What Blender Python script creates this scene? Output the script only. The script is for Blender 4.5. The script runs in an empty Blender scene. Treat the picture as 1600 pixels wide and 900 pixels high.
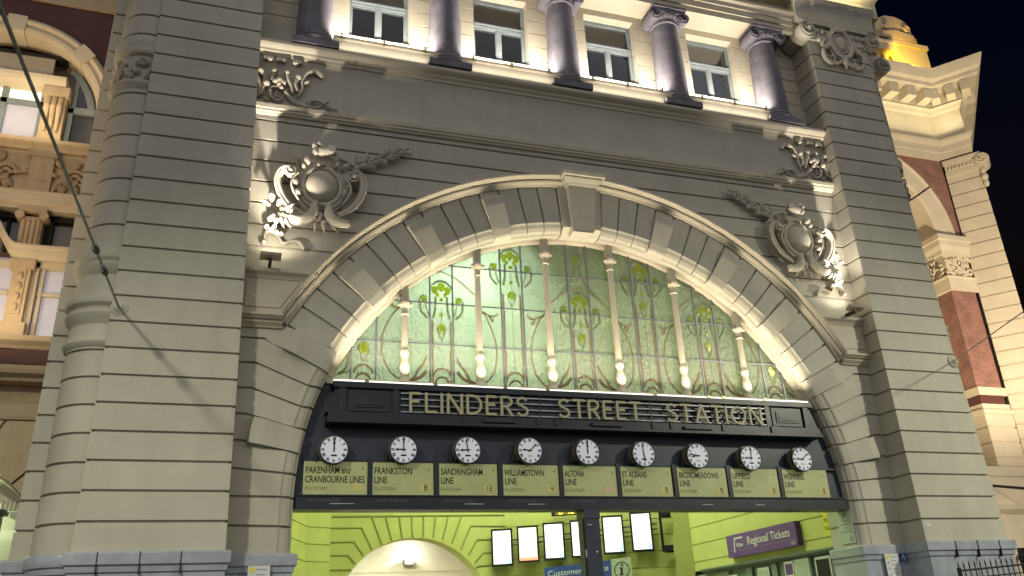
import bpy, math, random
from mathutils import Vector, Matrix
random.seed(7)
R_ = math.radians
sc = bpy.context.scene
COL = sc.collection

# ------------------------------------------------------------------ camera
CAM_LOC = Vector((-7.3925, -16.0779, -1.5653))
yaw, pit, rol = 0.3352, 0.3959, -0.0489
F = Vector((math.sin(yaw) * math.cos(pit), math.cos(yaw) * math.cos(pit), math.sin(pit)))
r0 = Vector((math.cos(yaw), -math.sin(yaw), 0)); u0 = r0.cross(F)
RT = r0 * math.cos(rol) + u0 * math.sin(rol); UP = RT.cross(F)
cd = bpy.data.cameras.new("camera"); cam = bpy.data.objects.new("camera", cd); COL.objects.link(cam)
cam.matrix_world = Matrix(((RT.x, UP.x, -F.x, CAM_LOC.x), (RT.y, UP.y, -F.y, CAM_LOC.y), (RT.z, UP.z, -F.z, CAM_LOC.z), (0, 0, 0, 1)))
cd.sensor_width = 36; cd.lens = 1314.17 / 1600 * 36; cd.clip_end = 600; cd.clip_start = 0.05
sc.camera = cam

# ------------------------------------------------------------------ night sky
w = bpy.data.worlds.new("World"); sc.world = w; w.use_nodes = True
wn = w.node_tree.nodes; wl = w.node_tree.links
bg = wn["Background"]
sky = wn.new("ShaderNodeTexSky"); sky.sky_type = 'NISHITA'; sky.sun_disc = False
sky.sun_elevation = R_(-4.0); sky.sun_rotation = R_(200)
hs = wn.new("ShaderNodeHueSaturation"); hs.inputs['Saturation'].default_value = 2.8
wl.new(sky.outputs[0], hs.inputs['Color']); wl.new(hs.outputs[0], bg.inputs[0])
bg.inputs[1].default_value = 0.26

sc.view_settings.view_transform = 'Standard'; sc.view_settings.look = 'None'
sc.view_settings.exposure = 0.0; sc.view_settings.gamma = 1.0
sc.view_settings.use_curve_mapping = False
sc.render.engine = 'CYCLES'
cy = sc.cycles
cy.use_denoising = True
try: cy.denoiser = 'OPENIMAGEDENOISE'
except Exception: pass
cy.max_bounces = 6; cy.diffuse_bounces = 3; cy.glossy_bounces = 3; cy.transmission_bounces = 5
cy.sample_clamp_indirect = 4.0; cy.caustics_reflective = False; cy.caustics_refractive = False

# ------------------------------------------------------------------ lamps
def lamp(kind, name, loc, energy, color, aim=None, **kw):
    d = bpy.data.lights.new(name, kind); d.energy = energy; d.color = color
    for k, v in kw.items(): setattr(d, k, v)
    o = bpy.data.objects.new(name, d); COL.objects.link(o); o.location = loc
    if aim is not None:
        o.rotation_euler = (Vector(aim) - Vector(loc)).to_track_quat('-Z', 'Y').to_euler()
    return o
STREET = (1.0, 0.985, 0.74)
WARM = (1.0, 0.80, 0.52)
CREAM = (1.0, 0.885, 0.74)
lamp('SPOT', "street_lamp_light", (-13.8, -12, 8.3), 4300, STREET, (-5, 0, -8.0), spot_size=R_(90), spot_blend=1.0, shadow_soft_size=0.30)
lamp('SPOT', "street_lamp_light", (13.8, -12, 8.3), 5600, STREET, (5.5, 0, -6.5), spot_size=R_(104), spot_blend=1.0, shadow_soft_size=0.30)
glow_fill = lamp('SUN', "city_glow_fill", (-4, -30, 15), 1.08, (0.98, 0.95, 0.95), (0, 0, 5), angle=R_(110))  # broad fill added to lift the facade, stands in for city glow
# LED strips behind the ledge washing the window storey
for bx in (-4.72, -1.57, 1.57, 4.72):
    lamp('AREA', "ledge_wash_light", (bx, -0.22, 11.10), 7, CREAM, (bx, -0.08, 13.2), shape='RECTANGLE', size=2.1, size_y=0.05)
    lamp('AREA', "ledge_wash_light", (bx, -0.02, 11.52), 165, CREAM, (bx, 0.26, 13.6), shape='RECTANGLE', size=2.1, size_y=0.05)
# LED strip on the sign top washing the glazed arch
lamp('AREA', "arch_wash_light", (0, 0.06, 3.38), 265, (1.0, 0.86, 0.64), (0, 0.0, 8), shape='RECTANGLE', size=10.6, size_y=0.05, spread=R_(115))
# corner floodlights on the impost ledges
for s in (-1, 1):
    lamp('SPOT', "corner_flood_light", (s * 6.93, -0.60, 5.66), 640, CREAM, (s * 6.72, -0.06, 9.2), spot_size=R_(66), spot_blend=1.0, shadow_soft_size=0.04)
    lamp('SPOT', "corner_flood_light", (s * 6.93, -0.60, 5.68), 34, CREAM, (s * 6.75, -0.10, 6.6), spot_size=R_(120), spot_blend=0.6, shadow_soft_size=0.04)
    lamp('SPOT', "corner_flood_light", (s * 6.97, -0.62, 5.70), 1000, CREAM, (s * 6.97, -0.10, 10.0), spot_size=R_(17), spot_blend=0.12, shadow_soft_size=0.03)
# booking hall ceiling fittings
HALL = (0.84, 1.0, 0.62)
for ly, e in ((4.6, 450), (8.2, 460)):
    lamp('AREA', "hall_ceiling_light", (1.0, ly, 6.9), e, HALL, (1.0, ly, 0), shape='RECTANGLE', size=6.0, size_y=0.5)
lamp('AREA', "passage_light", (-1.7, 14.0, 2.1), 330, (1.0, 1.0, 0.75), (-1.7, 14, 0), shape='RECTANGLE', size=1.6, size_y=0.3)
lamp('POINT', "bulkhead_light", (-.62, 16.55, 1.55), 45, (1.0, 1.0, 0.9), shadow_soft_size=0.06)
lamp('AREA', "hall_pendant_light", (-2.45, 1.75, 6.25), 560, (0.78, 1.0, 0.86), (-3.2, 0.5, 5.6), shape='RECTANGLE', size=1.5, size_y=0.9)
# warm architectural lighting of the two wings
lamp('AREA', "wing_wash_light", (-12.2, 0.6, 8.75), 40, WARM, (-12.1, 1.6, 11), shape='RECTANGLE', size=2.0, size_y=0.1)
lamp('AREA', "wing_wash_light", (-12.0, 0.5, 4.3), 26, WARM, (-11.6, 1.6, 6.4), shape='RECTANGLE', size=1.6, size_y=0.1)
lamp('SPOT', "wing_street_light", (-16.5, -7, 3.0), 1250, (1.0, 0.66, 0.34), (-13.2, 1.5, 7.4), spot_size=R_(46), spot_blend=0.6, shadow_soft_size=0.2)
lamp('POINT', "wing_arch_light", (-12.0, 2.3, 0.9), 34, (0.80, 1.0, 0.62), shadow_soft_size=0.1)
lamp('SPOT', "pavilion_warm_spot", (12.5, -4.5, 1.2), 9500, (1.0, 0.83, 0.60), (17.0, 4.4, 10.5), spot_size=R_(70), spot_blend=0.7, shadow_soft_size=0.25)
lamp('SPOT', "pavilion_warm_spot", (13.6, -4.5, 0.2), 1500, (1.0, 0.84, 0.62), (16.8, 4.0, 2.6), spot_size=R_(60), spot_blend=0.8, shadow_soft_size=0.25)  # extra spot added to brighten the dim base of the pavilion
lamp('AREA', "pavilion_cornice_light", (15.2, 3.72, 15.35), 20, (1.0, 0.88, 0.55), (15.2, 4.3, 17), shape='RECTANGLE', size=3.2, size_y=0.06)
lamp('AREA', "pavilion_cornice_light", (16.97, 3.55, 15.35), 8, (1.0, 0.88, 0.55), (17.4, 4.0, 17), shape='RECTANGLE', size=0.9, size_y=0.06)
lamp('SPOT', "parapet_sodium_light", (15.4, 3.3, 17.62), 650, (1.0, 0.60, 0.04), (16.6, 4.4, 18.3), spot_size=R_(95), spot_blend=0.6, shadow_soft_size=0.1)
lamp('AREA', "roof_cornice_light", (7.6, -0.55, 15.46), 60, (1.0, 0.86, 0.52), (7.6, -1.0, 17), shape='RECTANGLE', size=4.4, size_y=0.06)

# ------------------------------------------------------------------ materials
def mat(name, base, rough=0.75, var=0.10, scale=3.0, bump=0.0, bscale=60.0, bevel=0.0, metal=0.0, streak=0.0, spec=0.35, emit=None, estr=0.0, course=0.0):
    m = bpy.data.materials.new(name); m.use_nodes = True
    n = m.node_tree.nodes; l = m.node_tree.links; b = n["Principled BSDF"]
    b.inputs['Roughness'].default_value = rough; b.inputs['Metallic'].default_value = metal
    b.inputs['Specular IOR Level'].default_value = spec
    b.inputs['Base Color'].default_value = (*base, 1)
    geo = n.new("ShaderNodeNewGeometry")
    if var > 0:
        t = n.new("ShaderNodeTexNoise"); t.inputs['Scale'].default_value = scale; t.inputs['Detail'].default_value = 6; t.inputs['Roughness'].default_value = 0.62
        l.new(geo.outputs['Position'], t.inputs['Vector'])
        mr = n.new("ShaderNodeMapRange"); mr.inputs[1].default_value = 0.3; mr.inputs[2].default_value = 0.7
        mr.inputs[3].default_value = 1 - var; mr.inputs[4].default_value = 1 + var * 0.6
        l.new(t.outputs['Fac'], mr.inputs[0])
        fac = mr.outputs[0]
        if streak > 0:
            mp = n.new("ShaderNodeMapping"); mp.inputs['Scale'].default_value = (2.2, 2.2, 0.25)
            l.new(geo.outputs['Position'], mp.inputs['Vector'])
            t2 = n.new("ShaderNodeTexNoise"); t2.inputs['Scale'].default_value = 1.6; t2.inputs['Detail'].default_value = 4
            l.new(mp.outputs[0], t2.inputs['Vector'])
            mr2 = n.new("ShaderNodeMapRange"); mr2.inputs[1].default_value = 0.35; mr2.inputs[2].default_value = 0.6
            mr2.inputs[3].default_value = 1 - streak; mr2.inputs[4].default_value = 1.0
            l.new(t2.outputs['Fac'], mr2.inputs[0])
            mu = n.new("ShaderNodeMath"); mu.operation = 'MULTIPLY'; l.new(fac, mu.inputs[0]); l.new(mr2.outputs[0], mu.inputs[1]); fac = mu.outputs[0]
        mx = n.new("ShaderNodeVectorMath"); mx.operation = 'SCALE'; mx.inputs[0].default_value = base
        l.new(fac, mx.inputs['Scale']); l.new(mx.outputs[0], b.inputs['Base Color'])
        mr3 = n.new("ShaderNodeMapRange"); mr3.inputs[3].default_value = max(0.02, rough - 0.12); mr3.inputs[4].default_value = min(1, rough + 0.1)
        l.new(t.outputs['Fac'], mr3.inputs[0]); l.new(mr3.outputs[0], b.inputs['Roughness'])
    if course:
        sp = n.new("ShaderNodeSeparateXYZ"); l.new(geo.outputs['Position'], sp.inputs[0])
        dv = n.new("ShaderNodeMath"); dv.operation = 'MULTIPLY_ADD'; dv.inputs[1].default_value = 2.0; dv.inputs[2].default_value = -.01; l.new(sp.outputs[2], dv.inputs[0])
        fl = n.new("ShaderNodeMath"); fl.operation = 'FLOOR'; l.new(dv.outputs[0], fl.inputs[0])
        oi = n.new("ShaderNodeObjectInfo")
        a2 = n.new("ShaderNodeMath"); a2.operation = 'MULTIPLY_ADD'; a2.inputs[1].default_value = 37.0; l.new(oi.outputs['Random'], a2.inputs[0]); l.new(fl.outputs[0], a2.inputs[2])
        wnz = n.new("ShaderNodeTexWhiteNoise"); wnz.noise_dimensions = '1D'; l.new(a2.outputs[0], wnz.inputs['W'])
        m4 = n.new("ShaderNodeMapRange"); m4.inputs[3].default_value = 1 - course; m4.inputs[4].default_value = 1 + course * .4; l.new(wnz.outputs['Value'], m4.inputs[0])
        sc2 = n.new("ShaderNodeVectorMath"); sc2.operation = 'SCALE'; l.new(mx.outputs[0], sc2.inputs[0]); l.new(m4.outputs[0], sc2.inputs['Scale']); l.new(sc2.outputs[0], b.inputs['Base Color'])
    nrm = None
    if bevel > 0:
        bv = n.new("ShaderNodeBevel"); bv.samples = 3; bv.inputs['Radius'].default_value = bevel; nrm = bv.outputs[0]
    if bump > 0:
        t3 = n.new("ShaderNodeTexNoise"); t3.inputs['Scale'].default_value = bscale; t3.inputs['Detail'].default_value = 4
        l.new(geo.outputs['Position'], t3.inputs['Vector'])
        bp = n.new("ShaderNodeBump"); bp.inputs['Strength'].default_value = bump; bp.inputs['Distance'].default_value = 0.01
        l.new(t3.outputs['Fac'], bp.inputs['Height'])
        if nrm: l.new(nrm, bp.inputs['Normal'])
        nrm = bp.outputs[0]
    if nrm: l.new(nrm, b.inputs['Normal'])
    if emit:
        b.inputs['Emission Color'].default_value = (*emit, 1); b.inputs['Emission Strength'].default_value = estr
    return m
M = {}
M['paint'] = mat("cream_painted_render", (.515, .49, .40), .68, .10, .9, .25, 35, .012, streak=.07, course=.06)
M['paint2'] = mat("cream_painted_plaster", (.55, .50, .39), .65, .08, 2.0, .15, 40, .010)
M['orn'] = mat("cream_painted_ornament", (.52, .48, .39), .6, .10, 6.0, .2, 30)
M['wing'] = mat("ochre_painted_render", (.52, .40, .25), .7, .14, 1.6, .25, 30, .012, streak=.12)
M['wingpale'] = mat("pale_painted_render", (.60, .52, .38), .65, .10, 2.0, .2, 30, .01)
M['blue'] = mat("bluestone", (.37, .40, .45), .32, .22, 3.0, .18, 45, .012, spec=.5)
M['bluesh'] = mat("bluestone_shaft", (.19, .18, .215), .65, .30, 3.0, .3, 40, streak=.25, spec=.4)
M['dark'] = mat("dark_navy_enamel", (.018, .022, .032), .38, .25, 3.0, .1, 30, .006, spec=.45)
M['dark2'] = mat("slate_blue_fascia", (.032, .040, .062), .4, .25, 1.2, .1, 20, spec=.45)
M['black'] = mat("black_metal", (.012, .012, .014), .45, .2, 8)
M['iron'] = mat("black_iron", (.01, .01, .011), .5, .2, 10)
M['slat'] = mat("grey_steel_slat", (.42, .44, .48), .35, .2, 6, metal=.2)
M['letter'] = mat("gold_letter_paint", (.46, .43, .27), .45, .08, 20)
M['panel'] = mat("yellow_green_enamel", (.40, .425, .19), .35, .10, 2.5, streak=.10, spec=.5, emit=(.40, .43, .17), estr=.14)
M['ink'] = mat("black_lettering", (.012, .012, .012), .5, 0)
M['inkdim'] = mat("faded_lettering", (.22, .22, .085), .5, 0)
M['inkgrey'] = mat("dim_grey_lettering", (.11, .12, .135), .5, 0)
M['amber'] = mat("faded_amber_display", (.42, .38, .14), .4, .1, 30, emit=(.42, .38, .12), estr=.28)
M['pink'] = mat("faded_pink_display", (.46, .32, .24), .4, .1, 30, emit=(.46, .32, .22), estr=.28)
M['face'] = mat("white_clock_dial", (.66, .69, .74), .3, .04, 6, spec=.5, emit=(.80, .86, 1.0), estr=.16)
M['brass'] = mat("brass_bezel", (.35, .30, .16), .35, .15, 8, metal=.7)
M['frame'] = mat("pale_blue_window_paint", (.22, .26, .275), .5, .15, 5)
M['lead'] = mat("grey_lead_came", (.22, .22, .24), .45, .25, 12, metal=.3)
M['brick'] = None
M['steel'] = mat("galvanised_wire", (.30, .32, .34), .42, .2, 20, metal=.35)
M['pave'] = mat("asphalt_pavement", (.06, .06, .062), .8, .25, 2.0, .4, 60)
M['tile'] = mat("hall_floor_tile", (.22, .21, .18), .4, .2, 1.5)
M['hall'] = mat("hall_cream_paint", (.60, .61, .215), .6, .07, 1.2, .15, 30, streak=.04)
M['hallpale'] = mat("passage_white_paint", (.68, .64, .52), .6, .06, 1.5)
M['sill'] = mat("green_grey_stone_sill", (.20, .24, .20), .5, .25, 4)
M['purple'] = mat("purple_sign_enamel", (.13, .052, .24), .35, .1, 4, spec=.5)
M['navy'] = mat("navy_sign_enamel", (.055, .09, .34), .35, .1, 4)
M['white'] = mat("white_paint", (.74, .75, .74), .45, .05, 10)
M['paper'] = mat("printed_paper", (.68, .69, .70), .6, .06, 12)
M['palegreen'] = mat("pale_green_notice", (.45, .50, .42), .5, .12, 10)
M['yellow'] = mat("bright_yellow_board", (.75, .72, .03), .5, .05, 5)
M['grey'] = mat("grey_printing", (.30, .31, .33), .5, 0)
M['screen'] = mat("lit_white_screen", (.8, .8, .8), .4, 0, emit=(1.0, 0.99, 0.97), estr=0.93)
M['screenw'] = mat("lit_cream_screen", (.8, .75, .7), .4, 0, emit=(1.0, .90, .78), estr=.9)
M['scrblue'] = mat("lit_screen_blue_print", (.5, .6, .8), .4, 0, emit=(.45, .62, .90), estr=.8)
M['scrred'] = mat("lit_screen_red_band", (.8, .3, .2), .4, 0, emit=(.95, .45, .30), estr=.8)
M['scrgrey'] = mat("lit_screen_grey_print", (.6, .6, .6), .4, 0, emit=(.62, .68, .72), estr=.8)
M['led'] = mat("amber_led_digits", (.8, .7, .1), .4, 0, emit=(1.0, .82, .12), estr=2.6)
M['ledglow'] = mat("amber_led_board", (.10, .085, .01), .4, 0, emit=(.5, .42, .02), estr=.35)
M['leddiode'] = mat("white_led_lens", (.8, .8, .75), .3, 0, emit=(1.0, .9, .7), estr=4.0)
M['olive'] = mat("olive_joint_and_shade_tone", (.34, .34, .11), .65, .1, 2)  # wall joint colour; also the shade painted on the hall corner pier
M['bronze'] = mat("bronze_lamp_housing", (.30, .26, .20), .5, .2, 8)
M['ledbar'] = mat("white_led_diffuser", (.8, .8, .75), .3, 0, emit=(1.0, .93, .80), estr=1.4)
M['winlit'] = mat("lit_curtained_glass", (.45, .45, .5), .3, .15, 1.5, emit=(.55, .50, .60), estr=.28)
M['winwarm'] = mat("lit_fanlight_glass", (.6, .6, .5), .3, 0, emit=(1.0, .96, .78), estr=1.0)
M['redband'] = mat("dark_red_band_paint", (.10, .035, .03), .6, .15, 3)
M['floodlens'] = mat("flood_lens", (.8, .8, .7), .2, 0, emit=(1.0, .88, .6), estr=9.0)
M['void'] = mat("dark_room_surface", (.02, .019, .018), .8, .2, 3)
M['blind'] = mat("tan_roller_blind", (.42, .33, .24), .7, .1, 3)

def brick_mat():
    m = bpy.data.materials.new("red_brick"); m.use_nodes = True; n = m.node_tree.nodes; l = m.node_tree.links; b = n["Principled BSDF"]
    g = n.new("ShaderNodeNewGeometry"); sp = n.new("ShaderNodeSeparateXYZ"); l.new(g.outputs['Position'], sp.inputs[0])
    ad = n.new("ShaderNodeMath"); l.new(sp.outputs[0], ad.inputs[0]); l.new(sp.outputs[1], ad.inputs[1])
    cb = n.new("ShaderNodeCombineXYZ"); l.new(ad.outputs[0], cb.inputs[0]); l.new(sp.outputs[2], cb.inputs[1])
    t = n.new("ShaderNodeTexBrick"); l.new(cb.outputs[0], t.inputs['Vector'])
    t.inputs['Color1'].default_value = (.27, .12, .09, 1); t.inputs['Color2'].default_value = (.21, .09, .07, 1); t.inputs['Mortar'].default_value = (.34, .22, .17, 1)
    t.inputs['Scale'].default_value = 1.0; t.inputs['Brick Width'].default_value = .23; t.inputs['Row Height'].default_value = .076; t.inputs['Mortar Size'].default_value = .006
    ns = n.new("ShaderNodeTexNoise"); ns.inputs['Scale'].default_value = 2.2; ns.inputs['Detail'].default_value = 5; l.new(g.outputs['Position'], ns.inputs['Vector'])
    mr = n.new("ShaderNodeMapRange"); mr.inputs[1].default_value = .3; mr.inputs[2].default_value = .7; mr.inputs[3].default_value = .75; mr.inputs[4].default_value = 1.15; l.new(ns.outputs['Fac'], mr.inputs[0])
    sc_ = n.new("ShaderNodeVectorMath"); sc_.operation = 'SCALE'; l.new(t.outputs['Color'], sc_.inputs[0]); l.new(mr.outputs[0], sc_.inputs['Scale'])
    l.new(sc_.outputs[0], b.inputs['Base Color']); b.inputs['Roughness'].default_value = .8
    return m
M['brick'] = brick_mat()

def glass_mat(name, tint, rough=.12, bump=1.3, bscale=15, clear=.30, stretch=(1, 1, .55)):
    # rippled cathedral glass: part of the light passes scattered, part comes back from the rough front
    m = bpy.data.materials.new(name); m.use_nodes = True; n = m.node_tree.nodes; l = m.node_tree.links
    n.remove(n["Principled BSDF"]); out = n["Material Output"]
    g = n.new("ShaderNodeNewGeometry"); mp = n.new("ShaderNodeMapping"); mp.inputs['Scale'].default_value = stretch; l.new(g.outputs['Position'], mp.inputs['Vector'])
    t = n.new("ShaderNodeTexVoronoi"); t.inputs['Scale'].default_value = bscale; t.feature = 'SMOOTH_F1'; l.new(mp.outputs[0], t.inputs['Vector'])
    ns = n.new("ShaderNodeTexNoise"); ns.inputs['Scale'].default_value = bscale * 1.6; ns.inputs['Detail'].default_value = 3; l.new(mp.outputs[0], ns.inputs['Vector'])
    ad = n.new("ShaderNodeMath"); ad.operation = 'ADD'; l.new(t.outputs['Distance'], ad.inputs[0]); l.new(ns.outputs['Fac'], ad.inputs[1])
    bp = n.new("ShaderNodeBump"); bp.inputs['Strength'].default_value = bump; bp.inputs['Distance'].default_value = .02; l.new(ad.outputs[0], bp.inputs['Height'])
    tr = n.new("ShaderNodeBsdfTranslucent"); tr.inputs['Color'].default_value = (*tint, 1); l.new(bp.outputs[0], tr.inputs['Normal'])
    rf = n.new("ShaderNodeBsdfRefraction"); rf.inputs['Color'].default_value = (*tint, 1); rf.inputs['Roughness'].default_value = rough; rf.inputs['IOR'].default_value = 1.22; l.new(bp.outputs[0], rf.inputs['Normal'])
    df = n.new("ShaderNodeBsdfDiffuse"); df.inputs['Color'].default_value = (*[c * .8 for c in tint], 1); l.new(bp.outputs[0], df.inputs['Normal'])
    gl = n.new("ShaderNodeBsdfGlossy"); gl.inputs['Roughness'].default_value = .22; gl.inputs['Color'].default_value = (.9, .9, .9, 1); l.new(bp.outputs[0], gl.inputs['Normal'])
    m1 = n.new("ShaderNodeMixShader"); m1.inputs[0].default_value = clear; l.new(tr.outputs[0], m1.inputs[1]); l.new(rf.outputs[0], m1.inputs[2])
    m2 = n.new("ShaderNodeMixShader"); m2.inputs[0].default_value = .22; l.new(m1.outputs[0], m2.inputs[1]); l.new(df.outputs[0], m2.inputs[2])
    m3 = n.new("ShaderNodeMixShader"); m3.inputs[0].default_value = .06; l.new(m2.outputs[0], m3.inputs[1]); l.new(gl.outputs[0], m3.inputs[2])
    l.new(m3.outputs[0], out.inputs['Surface']); return m
M['glass'] = glass_mat("rippled_green_glass", (.64, .68, .58))
M['gtulip'] = glass_mat("yellow_flower_glass", (.80, .88, .06), .3, .4)
M['golive'] = glass_mat("olive_leaf_glass", (.62, .64, .40), .3, .4, clear=.25)
M['gtan'] = glass_mat("amber_brown_glass", (.74, .60, .42), .3, .4, clear=.2)
def pane_mat():
    m = bpy.data.materials.new("window_pane_glass"); m.use_nodes = True; n = m.node_tree.nodes; l = m.node_tree.links
    n.remove(n["Principled BSDF"]); out = n["Material Output"]
    tp = n.new("ShaderNodeBsdfTransparent"); tp.inputs['Color'].default_value = (.75, .77, .78, 1)
    gl = n.new("ShaderNodeBsdfGlossy"); gl.inputs['Roughness'].default_value = .04; gl.inputs['Color'].default_value = (.9, .9, .95, 1)
    lw = n.new("ShaderNodeLayerWeight"); lw.inputs['Blend'].default_value = .28
    mr = n.new("ShaderNodeMapRange"); mr.inputs[3].default_value = .04; mr.inputs[4].default_value = .35; l.new(lw.outputs['Fresnel'], mr.inputs[0])
    mx = n.new("ShaderNodeMixShader"); l.new(mr.outputs[0], mx.inputs[0]); l.new(tp.outputs[0], mx.inputs[1]); l.new(gl.outputs[0], mx.inputs[2])
    l.new(mx.outputs[0], out.inputs['Surface']); return m
M['pane'] = pane_mat()

# ------------------------------------------------------------------ mesh helpers
class MB:
    def __init__(s): s.v = []; s.f = []; s.mi = []; s.cur = 0
    def add(s, vs, fs):
        o = len(s.v); s.v += [tuple(p) for p in vs]
        for f in fs: s.f.append([i + o for i in f]); s.mi.append(s.cur)
        return s
    def box(s, x0, x1, y0, y1, z0, z1):
        vs = [(x, y, z) for z in (z0, z1) for y in (y0, y1) for x in (x0, x1)]
        return s.add(vs, [(0, 2, 3, 1), (4, 5, 7, 6), (0, 1, 5, 4), (2, 6, 7, 3), (0, 4, 6, 2), (1, 3, 7, 5)])
    def obox(s, o, ax, ay, az, a0, a1, b0, b1, c0, c1):
        o = Vector(o); ax = Vector(ax); ay = Vector(ay); az = Vector(az)
        vs = [o + ax * a + ay * b + az * c for c in (c0, c1) for b in (b0, b1) for a in (a0, a1)]
        return s.add(vs, [(0, 2, 3, 1), (4, 5, 7, 6), (0, 1, 5, 4), (2, 6, 7, 3), (0, 4, 6, 2), (1, 3, 7, 5)])
    def loft(s, rings, closed=True, cap=False):
        n = len(rings[0]); vs = [p for r in rings for p in r]; fs = []
        for i in range(len(rings) - 1):
            for j in range(n if closed else n - 1):
                a = i * n + j; b = i * n + (j + 1) % n
                fs.append((a, b, b + n, a + n))
        if cap:
            fs.append(tuple(range(n))[::-1]); fs.append(tuple((len(rings) - 1) * n + k for k in range(n)))
        return s.add(vs, fs)
    def tube(s, pts, r, n=8, flat=1.0, nrm=None):
        pts = [Vector(p) for p in pts]
        if not hasattr(r, '__len__'): r = [r] * len(pts)
        rings = []; up = Vector(nrm) if nrm else None
        for i, p in enumerate(pts):
            t = (pts[min(i + 1, len(pts) - 1)] - pts[max(i - 1, 0)])
            if t.length < 1e-9: t = Vector((0, 0, 1))
            t.normalize()
            u = up if up is not None else (Vector((0, 0, 1)) if abs(t.z) < .9 else Vector((1, 0, 0)))
            a = t.cross(u)
            if a.length < 1e-6: a = t.cross(Vector((1, 0, 0)))
            a.normalize(); b = a.cross(t)
            rings.append([p + a * (r[i] * math.cos(2 * math.pi * k / n)) + b * (r[i] * flat * math.sin(2 * math.pi * k / n)) for k in range(n)])
        return s.loft(rings, True, True)
    def lathe(s, cx, cy, prof, n=24, a0=0, a1=360, cap=True):
        full = abs(a1 - a0) >= 359.9; k = n if full else n + 1
        rings = [[(cx + r * math.cos(R_(a0 + (a1 - a0) * j / n)), cy + r * math.sin(R_(a0 + (a1 - a0) * j / n)), z) for j in range(k)] for r, z in prof]
        return s.loft(rings, full, cap and full)
    def prism(s, poly, y0, y1):           # polygon in xz, extruded along y
        n = len(poly); vs = [(x, y0, z) for x, z in poly] + [(x, y1, z) for x, z in poly]
        fs = [tuple(range(n)), tuple(range(2 * n - 1, n - 1, -1))] + [(i, i + n, (i + 1) % n + n, (i + 1) % n) for i in range(n)]
        return s.add(vs, fs)
    def prismz(s, poly, z0, z1):          # polygon in xy, extruded along z
        n = len(poly); vs = [(x, y, z0) for x, y in poly] + [(x, y, z1) for x, y in poly]
        fs = [tuple(range(n))[::-1], tuple(range(n, 2 * n))] + [(i, (i + 1) % n, (i + 1) % n + n, i + n) for i in range(n)]
        return s.add(vs, fs)
    def extr(s, prof, x0, x1):            # open (y,z) profile closed at the back, run along x
        n = len(prof); vs = [(x0, y, z) for y, z in prof] + [(x1, y, z) for y, z in prof]
        fs = [(i, i + 1, i + 1 + n, i + n) for i in range(n - 1)] + [(n - 1, 0, n, 2 * n - 1), tuple(range(n))[::-1], tuple(range(n, 2 * n))]
        return s.add(vs, fs)
    def arc(s, prof, c, angs, yo=0):      # (R, y) closed profile swept round centre c in the xz plane
        rings = [[(c[0] + R * math.cos(R_(a)), y + yo, c[1] + R * math.sin(R_(a))) for R, y in prof] for a in angs]
        return s.loft(rings, True, True)
    def ball(s, c, rx, ry, rz, n=10, m=6):
        vs = []; fs = []
        rings = []
        for i in range(1, m):
            t = math.pi * i / m
            rings.append([(c[0] + rx * math.sin(t) * math.cos(2 * math.pi * j / n), c[1] + ry * math.sin(t) * math.sin(2 * math.pi * j / n), c[2] + rz * math.cos(t)) for j in range(n)])
        return s.loft(rings, True, True)
    def leaf(s, b, d, L, W, lift=.05, side=(0, -1, 0), curl=.04):
        b = Vector(b); d = Vector(d).normalized(); nn = Vector(side); a = d.cross(nn).normalized()
        prof = [(0, .12), (.2, .7), (.45, 1.0), (.7, .72), (.9, .3), (1.0, .03)]
        vs = []
        for t, wd in prof:
            c = b + d * (L * t) + nn * (lift * math.sin(math.pi * min(1, t * 1.1)) + curl * t * t)
            vs += [c - a * (W * wd * .5) - nn * .012, c + nn * (.035 * wd), c + a * (W * wd * .5) - nn * .012, c - nn * .03]
        fs = []
        for i in range(len(prof) - 1):
            for k in range(4): fs.append((i * 4 + k, i * 4 + (k + 1) % 4, i * 4 + 4 + (k + 1) % 4, i * 4 + 4 + k))
        fs.append((0, 3, 2, 1)); fs.append(tuple(len(vs) - 4 + k for k in range(4)))
        return s.add(vs, fs)
    def mesh(s, name, off=(0, 0, 0)):
        me = bpy.data.meshes.new(name)
        me.from_pydata([(p[0] - off[0], p[1] - off[1], p[2] - off[2]) for p in s.v], [], s.f); me.update()
        import bmesh
        bm = bmesh.new(); bm.from_mesh(me); bmesh.ops.recalc_face_normals(bm, faces=bm.faces); bm.to_mesh(me); bm.free()
        return me
    def build(s, name, m, parent=None, smooth=False, label=None):
        off = tuple(WLOC.get(parent.name, (0, 0, 0))) if parent else (0, 0, 0)
        me = s.mesh(name, off)
        ms = m if isinstance(m, (list, tuple)) else [m]
        for x in ms: me.materials.append(M[x] if isinstance(x, str) else x)
        if len(ms) > 1:
            for p, i in zip(me.polygons, s.mi): p.material_index = i
        if smooth:
            for p in me.polygons: p.use_smooth = True
            try: me.set_sharp_from_angle(angle=R_(smooth if smooth is not True else 40))
            except Exception: pass
        o = bpy.data.objects.new(name, me); COL.objects.link(o)
        if parent: o.parent = parent; WLOC[o.name] = WLOC.get(parent.name, (0, 0, 0))
        if label: o['label'] = label
        return o
WLOC = {}
def thing(name, label, cat, loc, group=None):
    o = bpy.data.objects.new(name, None); COL.objects.link(o); o.location = loc; o.empty_display_size = .2
    o['label'] = label; o['category'] = cat
    if group: o['group'] = group
    WLOC[o.name] = tuple(loc); return o
def tag(o, label, cat, group=None):
    o['label'] = label; o['category'] = cat
    if group: o['group'] = group
    return o
def dup(root, loc, label=None):
    def cp(o, par):
        c = o.copy(); COL.objects.link(c)
        if par: c.parent = par
        for ch in list(o.children): cp(ch, c)
        return c
    r = cp(root, None); r.location = loc
    if label: r['label'] = label
    return r
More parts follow.
